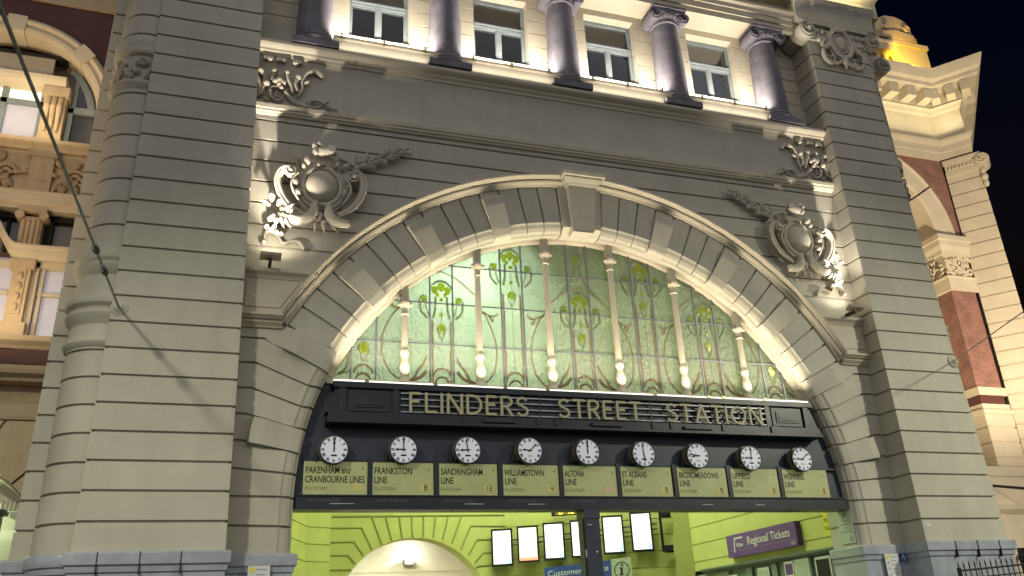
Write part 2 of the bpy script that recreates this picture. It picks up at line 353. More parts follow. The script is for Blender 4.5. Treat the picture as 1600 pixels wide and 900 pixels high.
def text_geo(body, size, ext=.004, sx=1.0, align='LEFT', bold=0.0, spacing=1.0):
    cu = bpy.data.curves.new("t", 'FONT'); cu.body = body; cu.size = size; cu.extrude = ext; cu.align_x = align; cu.offset = bold
    cu.resolution_u = 3; cu.space_character = spacing
    o = bpy.data.objects.new("t", cu); COL.objects.link(o)
    dg = bpy.context.evaluated_depsgraph_get(); me = bpy.data.meshes.new_from_object(o.evaluated_get(dg))
    vs = [(v.co.x * sx, v.co.y, v.co.z) for v in me.vertices]; fs = [tuple(p.vertices) for p in me.polygons]
    bpy.data.objects.remove(o); bpy.data.curves.remove(cu); bpy.data.meshes.remove(me)
    return vs, fs
def put_text(mb, geo, o, ax=(1, 0, 0), ay=(0, 0, 1), an=(0, -1, 0)):
    o = Vector(o); ax = Vector(ax); ay = Vector(ay); an = Vector(an)
    mb.add([o + ax * x + ay * y + an * z for x, y, z in geo[0]], geo[1]); return mb
def spline(pts, n=6):
    P = [Vector(p) for p in pts]; P = [P[0] * 2 - P[1]] + P + [P[-1] * 2 - P[-2]]; out = []
    for i in range(1, len(P) - 2):
        for k in range(n):
            t = k / n; a, b, c, d = P[i - 1:i + 3]
            out.append(.5 * ((2 * b) + (c - a) * t + (2 * a - 5 * b + 4 * c - d) * t * t + (3 * b - a - 3 * c + d) * t ** 3))
    out.append(P[-2]); return out
def lerp(a, b, t): return a + (b - a) * t

# ================================================================== GROUND
GZ = -3.2
gm = MB().box(-150, 150, -120, 150, GZ - .3, GZ)
g = gm.build("pavement", 'pave'); g['kind'] = 'structure'
sm = MB()
for i in range(5):
    sm.box(-6.1, 6.1, -1.5 + i * .32, 1.2, GZ + .2 * i, GZ + .2 * (i + 1) - .001 * i)
FZ = GZ + 1.0

# ================================================================== ENTRANCE BUILDING
B = thing("entrance_building", "cream rusticated station entrance with great arch, tall piers and lit window storey", "building", (0, 0, GZ))
sm.build("entrance_steps", 'blue', B)
xi = lambda z: 7.3166 + .0137 * z
xo = lambda z: 9.66 - .0116 * z
yf = lambda z: -(.6857 - .0271 * z)
def courses(z0, z1, dep=.05, pitch=.5, g0=-.018, g1=.028, ph=0.0):
    out = [(z0, 0)]
    k = math.floor(z0 / pitch)
    while True:
        a = pitch * k + g0 + ph; b = pitch * k + g1 + ph
        if a > z1: break
        if a > z0 + .02 and b < z1 - .02: out += [(a, 0), (a + .004, dep), (b - .004, dep), (b, 0)]
        k += 1
    return out + [(z1, 0)]
def rect_stack(mb, fx0, fx1, fy0, fy1, cs):
    rings = []
    for z, d in cs:
        a, b, c, e = fx0(z) + d, fx1(z) - d, fy0(z) + d, fy1(z)
        rings.append([(a, c, z), (b, c, z), (b, e, z), (a, e, z)])
    return mb.loft(rings, True, True)
K = lambda v: (lambda z: v)
for s in (-1, 1):
    lo = (lambda z: -xo(z)) if s < 0 else xi
    hi = (lambda z: -xi(z)) if s < 0 else xo
    rect_stack(MB(), lo, hi, yf, K(.62), courses(.03, 14.0)).build("pier", 'paint', B)
    # set-back pilaster strip and engaged round column beside it
    a = (lambda z: -(10.74 - .016 * z)) if s < 0 else K(9.2)
    b = K(-9.3) if s < 0 else (lambda z: 10.45 - .02 * z)
    rect_stack(MB(), a, b, K(.45), K(1.45), courses(.03, 14.0)).build("pilaster", 'paint', B)
    prof = []
    rs = lambda z: .685 - .0085 * z
    for z, d in courses(.03, 14.0): 
        if 3.55 < z < 5.55 or 9.1 < z < 10.35: continue
        prof.append((rs(z) - d, z))
    prof += [(rs(3.6), 3.56), (rs(3.6) + .05, 3.6), (rs(3.6) + .075, 3.66), (rs(3.6) + .05, 3.74), (rs(3.6) + .02, 3.80), (rs(4) , 4.0), (rs(4) + .03, 4.06), (rs(4) + .09, 4.14), (rs(4) + .11, 4.20), (rs(4) + .09, 4.26), (rs(4) + .05, 4.28), (rs(4) + .06, 4.32), (rs(4) + .13, 4.38), (rs(4) + .145, 4.44), (rs(4) + .13, 4.50), (rs(4) + .02, 4.54),
             (rs(5) + .01, 4.98), (rs(5) + .05, 5.02), (rs(5) + .10, 5.10), (rs(5) + .12, 5.16), (rs(5) + .06, 5.22), (rs(5) + .11, 5.28), (rs(5) + .12, 5.34), (rs(5) + .02, 5.38),
             (rs(9), 9.12), (rs(9) + .05, 9.18), (rs(9) + .08, 9.24), (rs(9) + .05, 9.31), (rs(9) - .06, 9.34), (rs(9) - .03, 9.95), (rs(9) + .04, 9.99), (rs(9) + .06, 10.05), (rs(9) + .04, 10.12), (rs(9) + .06, 10.2), (rs(9) + .065, 10.28), (rs(9) + .02, 10.32)]
    prof.sort(key=lambda q: q[1])
    ccx = -9.7 if s < 0 else 9.42
    c = MB().lathe(ccx, .25, prof, 40).build("engaged_column", 'paint', B, smooth=30)
    o = MB(); rr = random.Random(5)
    for k in range(60):
        th = R_(150 + k * 4.1); z = 9.42 + .42 * rr.random(); R = .585
        p = Vector((ccx + R * math.cos(th), .25 + R * math.sin(th), z)); nn = Vector((math.cos(th), math.sin(th), 0))
        tz = Vector((0, 0, 1)); tt = tz.cross(nn); ang = rr.uniform(-1.2, 1.2)
        d = tz * math.cos(ang) + tt * math.sin(ang)
        o.leaf(p - d * .1, d, .20, .085, .06, nn, .03)
        if k % 3 == 0: o.ball(p + nn * .03, .05, .05, .05, 8, 5)
    o.build("carved_band", 'orn', c, smooth=60)

# plinth of bluestone under piers, columns and jambs
PP = [(GZ, .03), (-.30, .03), (-.285, .06), (-.19, .07), (-.175, .10), (-.165, .105), (.0, .11), (.02, .10), (.035, .05), (.035, -.15)]
for s in (-1, 1):
    def rng(x0, x1, y0, y1):
        lo, hi = (x0, x1) if s > 0 else (-x1, -x0)
        return [[(lo - d, y0 - d, z), (hi + d, y0 - d, z), (hi + d, y1, z), (lo - d, y1, z)] for z, d in PP]
    MB().loft(rng(7.33, 9.64, -.68, .6), True, True).build("plinth", 'blue', B)
    MB().loft(rng(9.2, 10.72 if s < 0 else 10.4, .46, 1.4), True, True).build("plinth", 'blue', B)
    MB().lathe(-9.7 if s < 0 else 9.42, .25, [(.66 + d, z) for z, d in PP], 40).build("plinth", 'blue', B, smooth=30)
    lo, hi = (6.2, 7.5) if s > 0 else (-7.5, -6.2)
    jr = [[(lo - (d if s > 0 else 0), .02 - d, z), (hi + (d if s < 0 else 0), .02 - d, z), (hi + (d if s < 0 else 0), 1.06, z), (lo - (d if s > 0 else 0), 1.06, z)] for z, d in PP]
    MB().loft(jr, True, True).build("plinth", 'blue', B)
    for x in (8.0, 8.62, 9.25): MB().box(s * x - .006, s * x + .006, -.803, -.7, -.33, .02).build("plinth_joint", 'black', B)
    MB().box(s * 8.55 - .006, s * 8.55 + .006, -.713, -.6, GZ, -.34).build("plinth_joint", 'black', B)

# ---- grooved spandrel wall with the arch opening
ZC = .88
wm = MB()
cs = courses(4.2, 9.2)
fine = []
for i in range(len(cs) - 1):
    fine.append(cs[i])
    if cs[i + 1][0] - cs[i][0] > .1:
        for t in (.25, .5, .75): fine.append((lerp(cs[i][0], cs[i + 1][0], t), 0))
fine.append(cs[-1])
RH = 7.40
for s in (-1, 1):
    rows = []
    for z, d in fine:
        dz = z - ZC; xa = math.sqrt(RH * RH - dz * dz) if dz < RH else .0
        rows.append([(s * 7.55, d, z), (s * xa, d, z)])
    wm.loft(rows, False)
wm.build("spandrel_wall", 'paint', B)
MB().add([(-7.6, .62, FZ), (-6.75, .62, FZ), (-6.75, .62, 4), (-7.6, .62, 4)], [(0, 1, 2, 3)]).build("backing_wall", 'paint', B)

# ---- voussoirs
A0, DA = 4.5, 3.83
RO, RI, RJ = 7.40, 6.457, 6.2
CAV = [(RI, .0), (RI - .04, .03), (RI - .12, .055), (RI - .19, .10), (RI - .235, .165), (RJ, .18), (RJ + .015, .185), (RJ + .015, .21), (RJ, .215)]
def line_a(n): return 90 + A0 + DA * n            # angle on the left side
def pol(R, a, s=-1):
    x = R * math.cos(R_(a)); return ((x if s < 0 else -x), ZC + R * math.sin(R_(a)))
KN = {16: (-6.92, 4.04), 17: (-7.05, 3.54), 18: (-7.09, 3.04), 19: (-7.15, 2.54), 20: (-7.19, 2.04), 21: (-7.3, 1.53), 22: (-7.4, 1.03)}
G = .023
for s in (-1, 1):
    for n in range(0, 24):
        proud = n % 4 == 3 and n < 23
        mb = MB()
        gl = .004 if n == 0 else G
        def wedge(a, d):   # groove half width measured square to the joint
            return a
        if n <= 15:
            a0, a1 = line_a(n), line_a(n + 1)
            if n == 0: a0 = 90 + A0
            pr = [(RO, .30), (RO, 0)] + CAV + [(RJ, 1.05), (RJ + .4, 1.05)]
            st = 4; rings = []
            for k in range(st + 1):
                t = k / st
                ring = []
                for R, y in pr:
                    g_ = math.degrees((G if R > RI - .01 and y < .29 else (.008 if y < .18 and R < RI else .0)) / R)
                    a = lerp(a0 + g_, a1 - g_, t)
                    X, Z = pol(R, a, s); ring.append((X, y, Z))
                rings.append(ring)
            mb.loft(rings, True, True)
            if n == 15:
                e = [pol(RO - .01, a1 - .1, s), pol(RO - .01, a0 + .3, s), (s * 6.55, 4.36), (s * 7.5, 4.36), (s * 7.5, 4.04 + G), (s * 6.92, 4.04 + G)]
                mb.prism(e, .002, .3)
        else:
            def lim(m, sg):
                if m <= 22:
                    kx, kz = KN[m]; P = [(-7.5, kz), (kx, kz)]
                    a = line_a(m); P.append(pol(RI, a)) if a < 180 else P.append((-RI, ZC + RI * math.sin(R_(a))))
                    q = pol(RJ, a) if a < 180 else (-RJ, P[-1][1])
                elif m == 23: P = [(-7.5, .52), (-7.3, .52), (-RI, .50)]; q = (-RJ, .5)
                else: P = [(-7.5, .0), (-7.3, .0), (-RI, .0)]; q = (-RJ, 0)
                out = [(x, z + sg * G) for x, z in P]; return out, (q[0], q[1] + sg * G)
            up, qu = lim(n, -1); dn, qd = lim(n + 1, 1 if n < 23 else 0)
            poly = up + dn[::-1]
            poly = [(x if s < 0 else -x, z) for x, z in poly]
            mb.prism(poly, 0, .3)
            (xu, zu), (xd, zd) = up[-1], dn[-1]
            rings = []
            for k in range(5):
                t = k / 4; ring = []
                for R, y in CAV + [(RJ, 1.05), (RJ + .4, 1.05), (RI + .02, .3), (RI + .02, .01)]:
                    z = lerp(zu, zd, t); dz = z - ZC
                    X = math.sqrt(max(R * R - max(dz, 0) ** 2, 0)); ring.append((s * X, y, z))
                rings.append(ring)
            mb.loft(rings, True, True)
        if proud:
            a0, a1 = line_a(n) - .15, line_a(n + 1) + .15
            pr = [(RO - .20, .02), (RO - .21, -.10), (RO - .24, -.125), (RO - .42, -.125), (RO - .48, -.115), (RI + .1, -.045), (RI - .05, -.015), (RI - .19, .03), (RI - .225, .06), (RJ + .0, .17), (RJ - .008, .20), (RI + .05, .20)]
            rings = []
            for k in range(4):
                rings.append([(*pol(R, lerp(a0 + .12, a1 - .12, k / 3), s), y) for R, y in pr])
                rings[-1] = [(x, y, z) for x, z, y in rings[-1]]
            mb.loft(rings, True, True)
        mb.build("voussoir", 'paint', B)
bk = MB()
rings = []
for k in range(61):
    a = 0 + 180 * k / 60
    rings.append([(R * math.cos(R_(a)), y, ZC + R * math.sin(R_(a))) for R, y in ((RO, .06), (RI - .02, .06), (RI - .2, .2), (RJ + .03, .26), (RJ + .03, 1.04))])
bk.loft(rings, False)
for s in (-1, 1):
    bk.add([(s * 7.5, .055, 4.3), (s * 6.43, .055, 4.3), (s * 6.43, .055, -.0), (s * 7.5, .055, 0)], [(0, 1, 2, 3)])
    bk.add([(s * 6.43, .055, ZC), (s * 6.43, .055, 0), (s * 6.23, .26, 0), (s * 6.23, .26, ZC)], [(0, 1, 2, 3)])
    bk.add([(s * 6.23, .26, ZC), (s * 6.23, .26, 0), (s * 6.23, 1.04, 0), (s * 6.23, 1.04, ZC)], [(0, 1, 2, 3)])
bk.build("arch_joint_bed", 'paint', B)

# ---- keystone
km = MB()
def kpoly(mb, z0, z1, w0, w1, y0, y1):
    mb.add([(-w0, y0, z0), (w0, y0, z0), (w0, .2, z0), (-w0, .2, z0), (-w1, y1, z1), (w1, y1, z1), (w1, .2, z1), (-w1, .2, z1)],
           [(0, 1, 2, 3), (4, 7, 6, 5), (0, 4, 5, 1), (1, 5, 6, 2), (2, 6, 7, 3), (3, 7, 4, 0)])
kpoly(km, 7.10, 8.20, .27, .355, -.10, -.24)
kpoly(km, 8.20, 8.26, .38, .40, -.26, -.30); kpoly(km, 8.26, 8.33, .41, .46, -.31, -.38)
kpoly(km, 8.33, 8.38, .47, .47, -.39, -.40); kpoly(km, 8.38, 8.46, .52, .54, -.46, -.48); kpoly(km, 8.46, 8.54, .52, .50, -.44, -.42)
kpoly(km, 7.07, 7.10, .25, .25, -.1, -.1)
km.build("keystone", 'paint', B)
for s in (-1, 1):
    ks = MB()
    a0, a1 = (90 + 2.45, 90 + A0 - .2) if s < 0 else (90 - A0 + .2, 90 - 2.45)
    pr = [(RO, .3), (RO, -.045), (RI, -.05), (RI - .13, -.04), (RI - .2, .1), (RJ, .2), (RJ, 1.05), (RO - .4, 1.05)]
    ks.arc(pr, (0, ZC), [lerp(a0, a1, k / 3) for k in range(4)])
    ks.build("keystone_shoulder", 'paint', B)
MB().arc([(RI - .2, .1), (RJ - .005, .2), (RJ - .005, 1.05), (RI, 1.05)], (0, ZC), [87.4, 90, 92.6]).build("keystone_foot", 'paint', B)

# ---- archivolt moulding and its horizontal returns
AP = [(RO - .04, .05), (RO - .03, -.05), (RO + .0, -.065), (RO + .015, -.10), (RO + .05, -.135), (RO + .08, -.145), (RO + .085, -.115), (RO + .105, -.115), (RO + .115, -.17), (RO + .15, -.215), (RO + .165, -.245), (RO + .205, -.25), (RO + .21, .05)]
am = MB()
aend = 180 - math.degrees(math.asin((4.36 - ZC) / (RO + .03)))
for s in (0, 1):
    a = (90 + 3.2, aend) if s == 0 else (180 - aend, 90 - 3.2)
    am.arc(AP, (0, ZC), [lerp(a[0], a[1], k / 40) for k in range(41)])
am.build("archivolt", 'paint2', B, smooth=25)
IP = [(.05, 4.24), (-.05, 4.25), (-.065, 4.28), (-.135, 4.335), (-.145, 4.36), (-.115, 4.365), (-.115, 4.385), (-.17, 4.395), (-.215, 4.43), (-.25, 4.45), (-.25, 4.49), (-.06, 4.53), (.05, 4.53)]
IT = [(.05, 5.27), (-.09, 5.27), (-.10, 5.30), (-.13, 5.34), (-.19, 5.38), (-.2, 5.40), (-.2, 5.46), (-.02, 5.50), (.05, 5.50)]
for s in (-1, 1):
    im = MB()
    def xin(z, R): return math.sqrt(R * R - (z - ZC) ** 2)
    a, b = sorted((s * 7.42, s * 6.60)); im.extr(IP, a, b)
    pts = [(s * 7.40, 4.53), (s * 7.40, 5.28)] + [(s * xin(z, RO + .15), z) for z in (5.28, 5.0, 4.75, 4.53)]
    im.prism(pts, -.075, .1)
    pts = [(s * 7.34, 4.66), (s * 7.34, 5.2)] + [(s * (xin(z, RO + .15) + .14), z) for z in (5.2, 5.0, 4.8, 4.66)]
    im.prism(pts, -.095, .0)
    a, b = sorted((s * 7.42, s * (xin(5.4, RO + .1)))); im.extr(IT, a, b)
    im.build("impost_block", 'paint2', B)

# ---- string course, frieze, ledge cornice
MB().extr([(.3, 9.14), (-.05, 9.14), (-.07, 9.18), (-.10, 9.20), (-.10, 9.24), (-.13, 9.27), (-.14, 9.36), (-.04, 9.40), (.3, 9.40)], -7.55, 7.55).build("string_course", 'paint2', B)
MB().extr([(.3, 9.38), (-.02, 9.40), (.03, 9.6), (.05, 9.9), (.05, 10.3), (.02, 10.55), (-.03, 10.69), (.3, 10.72)], -7.55, 7.55).build("frieze", 'paint', B, smooth=30)
MB().extr([(.4, 10.66), (-.05, 10.68), (-.07, 10.74), (-.12, 10.78), (-.13, 10.82), (-.21, 10.86), (-.25, 10.90), (-.25, 10.97), (-.10, 11.02), (.4, 11.04)], -7.55, 7.55).build("ledge_cornice", 'paint2', B)
MB().extr([(.5, 11.03), (-.10, 11.03), (-.11, 11.36), (-.15, 11.40), (-.15, 11.46), (.5, 11.46)], -5.88, 5.85).build("sill_course", 'paint2', B)
MB().box(-7.5, 7.5, .42, .46, 10.9, 12).build("sill_backing", 'paint', B)

# ---- window storey: rusticated wall piers, lintel, windows
WX = (-4.72, -1.57, 1.57, 4.72); HW = .745
edges = [-7.55] + [e for c in WX for e in (c - HW, c + HW)] + [7.55]
for k in range(0, 10, 2):
    rect_stack(MB(), K(edges[k]), K(edges[k + 1]), K(.5), K(.92), courses(11.0, 14.12, .03, .42, -.012, .014, .1)).build("wall_pier", 'paint2', B)
MB().box(-7.55, 7.55, .497, 1.0, 14.12, 15.2).build("lintel", 'paint2', B)
for c in WX:
    f = MB()
    x0, x1, z0, z1 = c - HW, c + HW, 11.46, 14.12; e = .07
    for a, b in ((x0, x0 + e), (x1 - e, x1)): f.box(a, b, .74, .84, z0, z1)
    f.box(x0 + e, x1 - e, .74, .84, z1 - .08, z1)
    f.box(x0 + e, x1 - e, .72, .84, 13.22, 13.34); f.box(x0 + e, x1 - e, .69, .74, 13.29, 13.33)
    f.box(x0 + e, x1 - e, .74, .84, z0, z0 + .10)
    f.box(c - .05, c + .05, .735, .84, z0 + .10, 13.22)
    for a, b in ((x0 + e, x0 + e + .035), (c - .085, c - .05), (c + .05, c + .085), (x1 - e - .035, x1 - e)): f.box(a, b, .755, .82, z0 + .10, 13.22)
    for a, b in ((x0 + e + .035, c - .085), (c + .085, x1 - e - .035)): f.box(a, b, .755, .82, 13.175, 13.22)
    for a, b in ((x0 + e, x0 + e + .03), (x1 - e - .03, x1 - e)): f.box(a, b, .755, .82, 13.34, z1 - .08)
    f.box(x0 + e + .03, x1 - e - .03, .755, .82, z1 - .11, z1 - .08)
    fr = f.build("window", 'frame', B)
    MB().box(x0 + .06, x1 - .06, .785, .793, z0 + .09, z1 - .07).build("pane", 'pane', fr)
    MB().box(x0 + .05, x1 - .05, .95, .97, 13.28, 14.1).build("blind", 'blind', fr)
    v = MB(); v.box(x0 - .3, x1 + .3, 2.2, 2.25, 11, 14.6); v.box(x0 - .3, x1 + .3, .9, 2.2, 11, 11.05); v.box(x0 - .3, x1 + .3, .9, 2.2, 14.5, 14.55); v.box(x0 - .3, x0 - .25, .9, 2.2, 11, 14.55); v.box(x1 + .25, x1 + .3, .9, 2.2, 11, 14.55)
    v.build("room_lining", 'void', fr)

# ---- columns of the window storey
CX = (-6.28, -3.14, 0, 3.12, 6.25); CY = .24
for cx in CX:
    pf = [(.425, 11.44)] + [(lerp(.425, .345, (t / 12) ** 1.6), lerp(11.46, 13.84, t / 12)) for t in range(13)]
    c = MB().lathe(cx, CY, pf, 40).build("column", 'bluesh', B, smooth=40)
    bb = MB().lathe(cx, CY, [(.50, 11.18), (.53, 11.22), (.535, 11.27), (.50, 11.31), (.45, 11.33), (.45, 11.36), (.47, 11.39), (.46, 11.43), (.43, 11.46)], 40)
    bb.box(cx - .52, cx + .52, CY - .52, .5, 11.02, 11.19)
    bb.build("column_base", 'bluesh', c, smooth=40)
    k = MB().lathe(cx, CY, [(.35, 13.80), (.385, 13.83), (.385, 13.87), (.36, 13.89), (.41, 13.98), (.45, 14.06), (.45, 14.10)], 40)
    k.box(cx - .50, cx + .50, CY - .48, .49, 14.22, 14.31); k.box(cx - .46, cx + .46, CY - .44, .49, 14.10, 14.22)
    for sx in (-1, 1):
        pts = [Vector((cx + sx * .42, CY - .40, 14.02)), Vector((cx + sx * .42, .44, 14.02))]
        k.tube(pts, [.165, .15], 18, nrm=(0, 0, 1))
        sp = [(cx + sx * .42 + r * math.cos(th), CY - .415, 14.02 + r * math.sin(th)) for th, r in [(R_(40 * q) * 1, .16 - .0085 * q) for q in range(17)]]
        k.tube(sp, .022, 6)
    for q in range(9):
        a = R_(200 + q * 17.5); k.ball((cx + .43 * math.cos(a), CY + .43 * math.sin(a), 14.03), .05, .05, .075, 8, 6)
    k.build("capital", 'bluesh', c, smooth=45)

# ---- entablature, big cornice with modillions, attic
MB().extr([(1.0, 14.32), (-.16, 14.32), (-.16, 14.50), (-.20, 14.51), (-.20, 14.70), (-.24, 14.71), (-.24, 14.84), (-.31, 14.90), (-.31, 14.96), (.3, 15.0), (1.0, 15.0)], -7.45, 7.45).build("architrave", 'paint2', B)
for x0, x1, y in ((-10.9, -7.2, -.44), (7.2, 10.9, -.44)):
    e2 = MB().extr([(1.4, 14.62), (y, 14.62), (y - .02, 14.66), (y + .03, 14.72), (y + .05, 14.95), (y + .02, 15.15), (y - .1, 15.33), (y - .16, 15.38), (1.4, 15.4)], max(x0, -9.95), min(x1, 9.95))
    e2.build("pier_entablature", 'paint', B, smooth=30)
MB().box(-7.2, 7.2, -.05, 1.0, 14.99, 15.39).build("upper_frieze", 'paint2', B)
cm = MB()
cm.extr([(1.4, 15.38), (-.30, 15.38), (-.30, 15.9), (-.34, 15.96), (-.60, 16.02), (-.62, 16.2), (-1.15, 16.24), (-1.35, 16.28), (-1.40, 16.45), (-1.5, 16.6), (1.4, 16.65)], -10.3, 10.35)
for i in range(36):
    x = -10.1 + i * .57; MB().box(x, x + .26, -1.16, -.55, 16.0, 16.22).build("modillion", 'paint2', B)
cm.build("crowning_cornice", 'paint2', B)
MB().box(-10, 10, .3, 6, 16.5, 17.6).build("attic_wall", 'paint', B)

# ---- pier capitals with volutes and oval cartouche
def ring2d(mb, C, rx, rz, y, r, n=40, tilt=0.0):
    pts = []
    for k in range(n + 1):
        t = 2 * math.pi * k / n; a, b = rx * math.cos(t), rz * math.sin(t)
        pts.append((C[0] + a * math.cos(tilt) - b * math.sin(tilt), y, C[1] + a * math.sin(tilt) + b * math.cos(tilt)))
    return mb.tube(pts, r, 10, nrm=(0, -1, 0))
def volute(mb, C, R, y, s=1, turns=1.6, r=.05, start=90):
    pts = []
    for k in range(36):
        t = k / 35; th = R_(start) + s * t * turns * 2 * math.pi; q = R * (1 - .8 * t)
        pts.append((C[0] + q * math.cos(th), y - .05 * t, C[1] + q * math.sin(th)))
    mb.tube(pts, [r * (1 - .35 * k / 35) for k in range(36)], 8)
    mb.ball((C[0], y - .05, C[1]), R * .28, .07, R * .28)
for s in (-1, 1):
    yb = -.33; cx = s * 8.52
    cp = MB()
    cp.box(min(s * 7.42, s * 9.56), max(s * 7.42, s * 9.56), yb - .05, .5, 14.0, 14.24); cp.box(min(s * 7.36, s * 9.62), max(s * 7.36, s * 9.62), yb - .13, .5, 14.50, 14.63)
    cp.box(min(s * 7.40, s * 9.58), max(s * 7.40, s * 9.58), yb - .02, .5, 14.24, 14.5)
    for q in range(11):
        if abs(q - 5) > 1: cp.ball((s * 7.62 + s * q * .176, yb - .07, 14.3), .062, .07, .09, 8, 6)
    for x in (7.44, 9.70):
        cp.tube([(s * x, yb - .14, 14.27), (s * x, .45, 14.27)], .27, 24, nrm=(0, 0, 1))
        volute(cp, (s * x, 14.27), .25, yb - .15, s, 1.7, .035)
    cap = cp.build("pier_capital", 'paint', B, smooth=40)
    om = MB(); y0 = yb - .06; oc = (cx, 13.95)
    om.ball((oc[0], y0 - .02, oc[1]), .21, .13, .29, 20, 12)
    ring2d(om, oc, .25, .33, y0 - .05, .035); ring2d(om, oc, .37, .48, y0 - .04, .085)
    for m in (-1, 1):
        om.tube(spline([(oc[0] + m * a, y0 - .06, oc[1] + b) for a, b in ((.42, -.1), (.66, -.3), (.68, -.6), (.5, -.76), (.34, -.64), (.40, -.5), (.50, -.56))]), [.08 - .0016 * i for i in range(37)], 8)
        om.tube(spline([(oc[0] + m * a, y0 - .05, oc[1] + b) for a, b in ((.05, -.42), (.12, -.62), (.3, -.72))]), .05, 8)
        for a, b in ((.75, .02), (.66, -.12), (.58, -.02), (.55, -.25)): om.ball((oc[0] + m * a, y0 - .05, oc[1] + b), .07, .08, .07)
        om.leaf((oc[0] + m * .1, y0 - .03, oc[1] + .42), (m * .7, 0, .5), .3, .14)
    om.ball((oc[0], y0 - .08, oc[1] - .62), .09, .09, .14); om.leaf((oc[0], y0 - .03, oc[1] - .6), (0, 0, -1), .3, .14)
    for q in range(4): om.ball((oc[0] - .12 + q * .08, y0 - .1, oc[1] + .42), .03, .06, .07)
    om.build("cartouche", 'orn', cap, smooth=50)
    # capital of the set-back strip
    sv = MB().box(min(s * 9.6, s * 10.62), max(s * 9.6, s * 10.62), .38, 1.4, 14.0, 14.6)
    sv.tube([(s * 10.74, .30, 14.22), (s * 10.74, 1.3, 14.22)], .28, 24, nrm=(0, 0, 1)); volute(sv, (s * 10.74, 14.22), .25, .29, s, 1.7, .035)
    sv.build("pilaster_capital", 'paint', B, smooth=40)

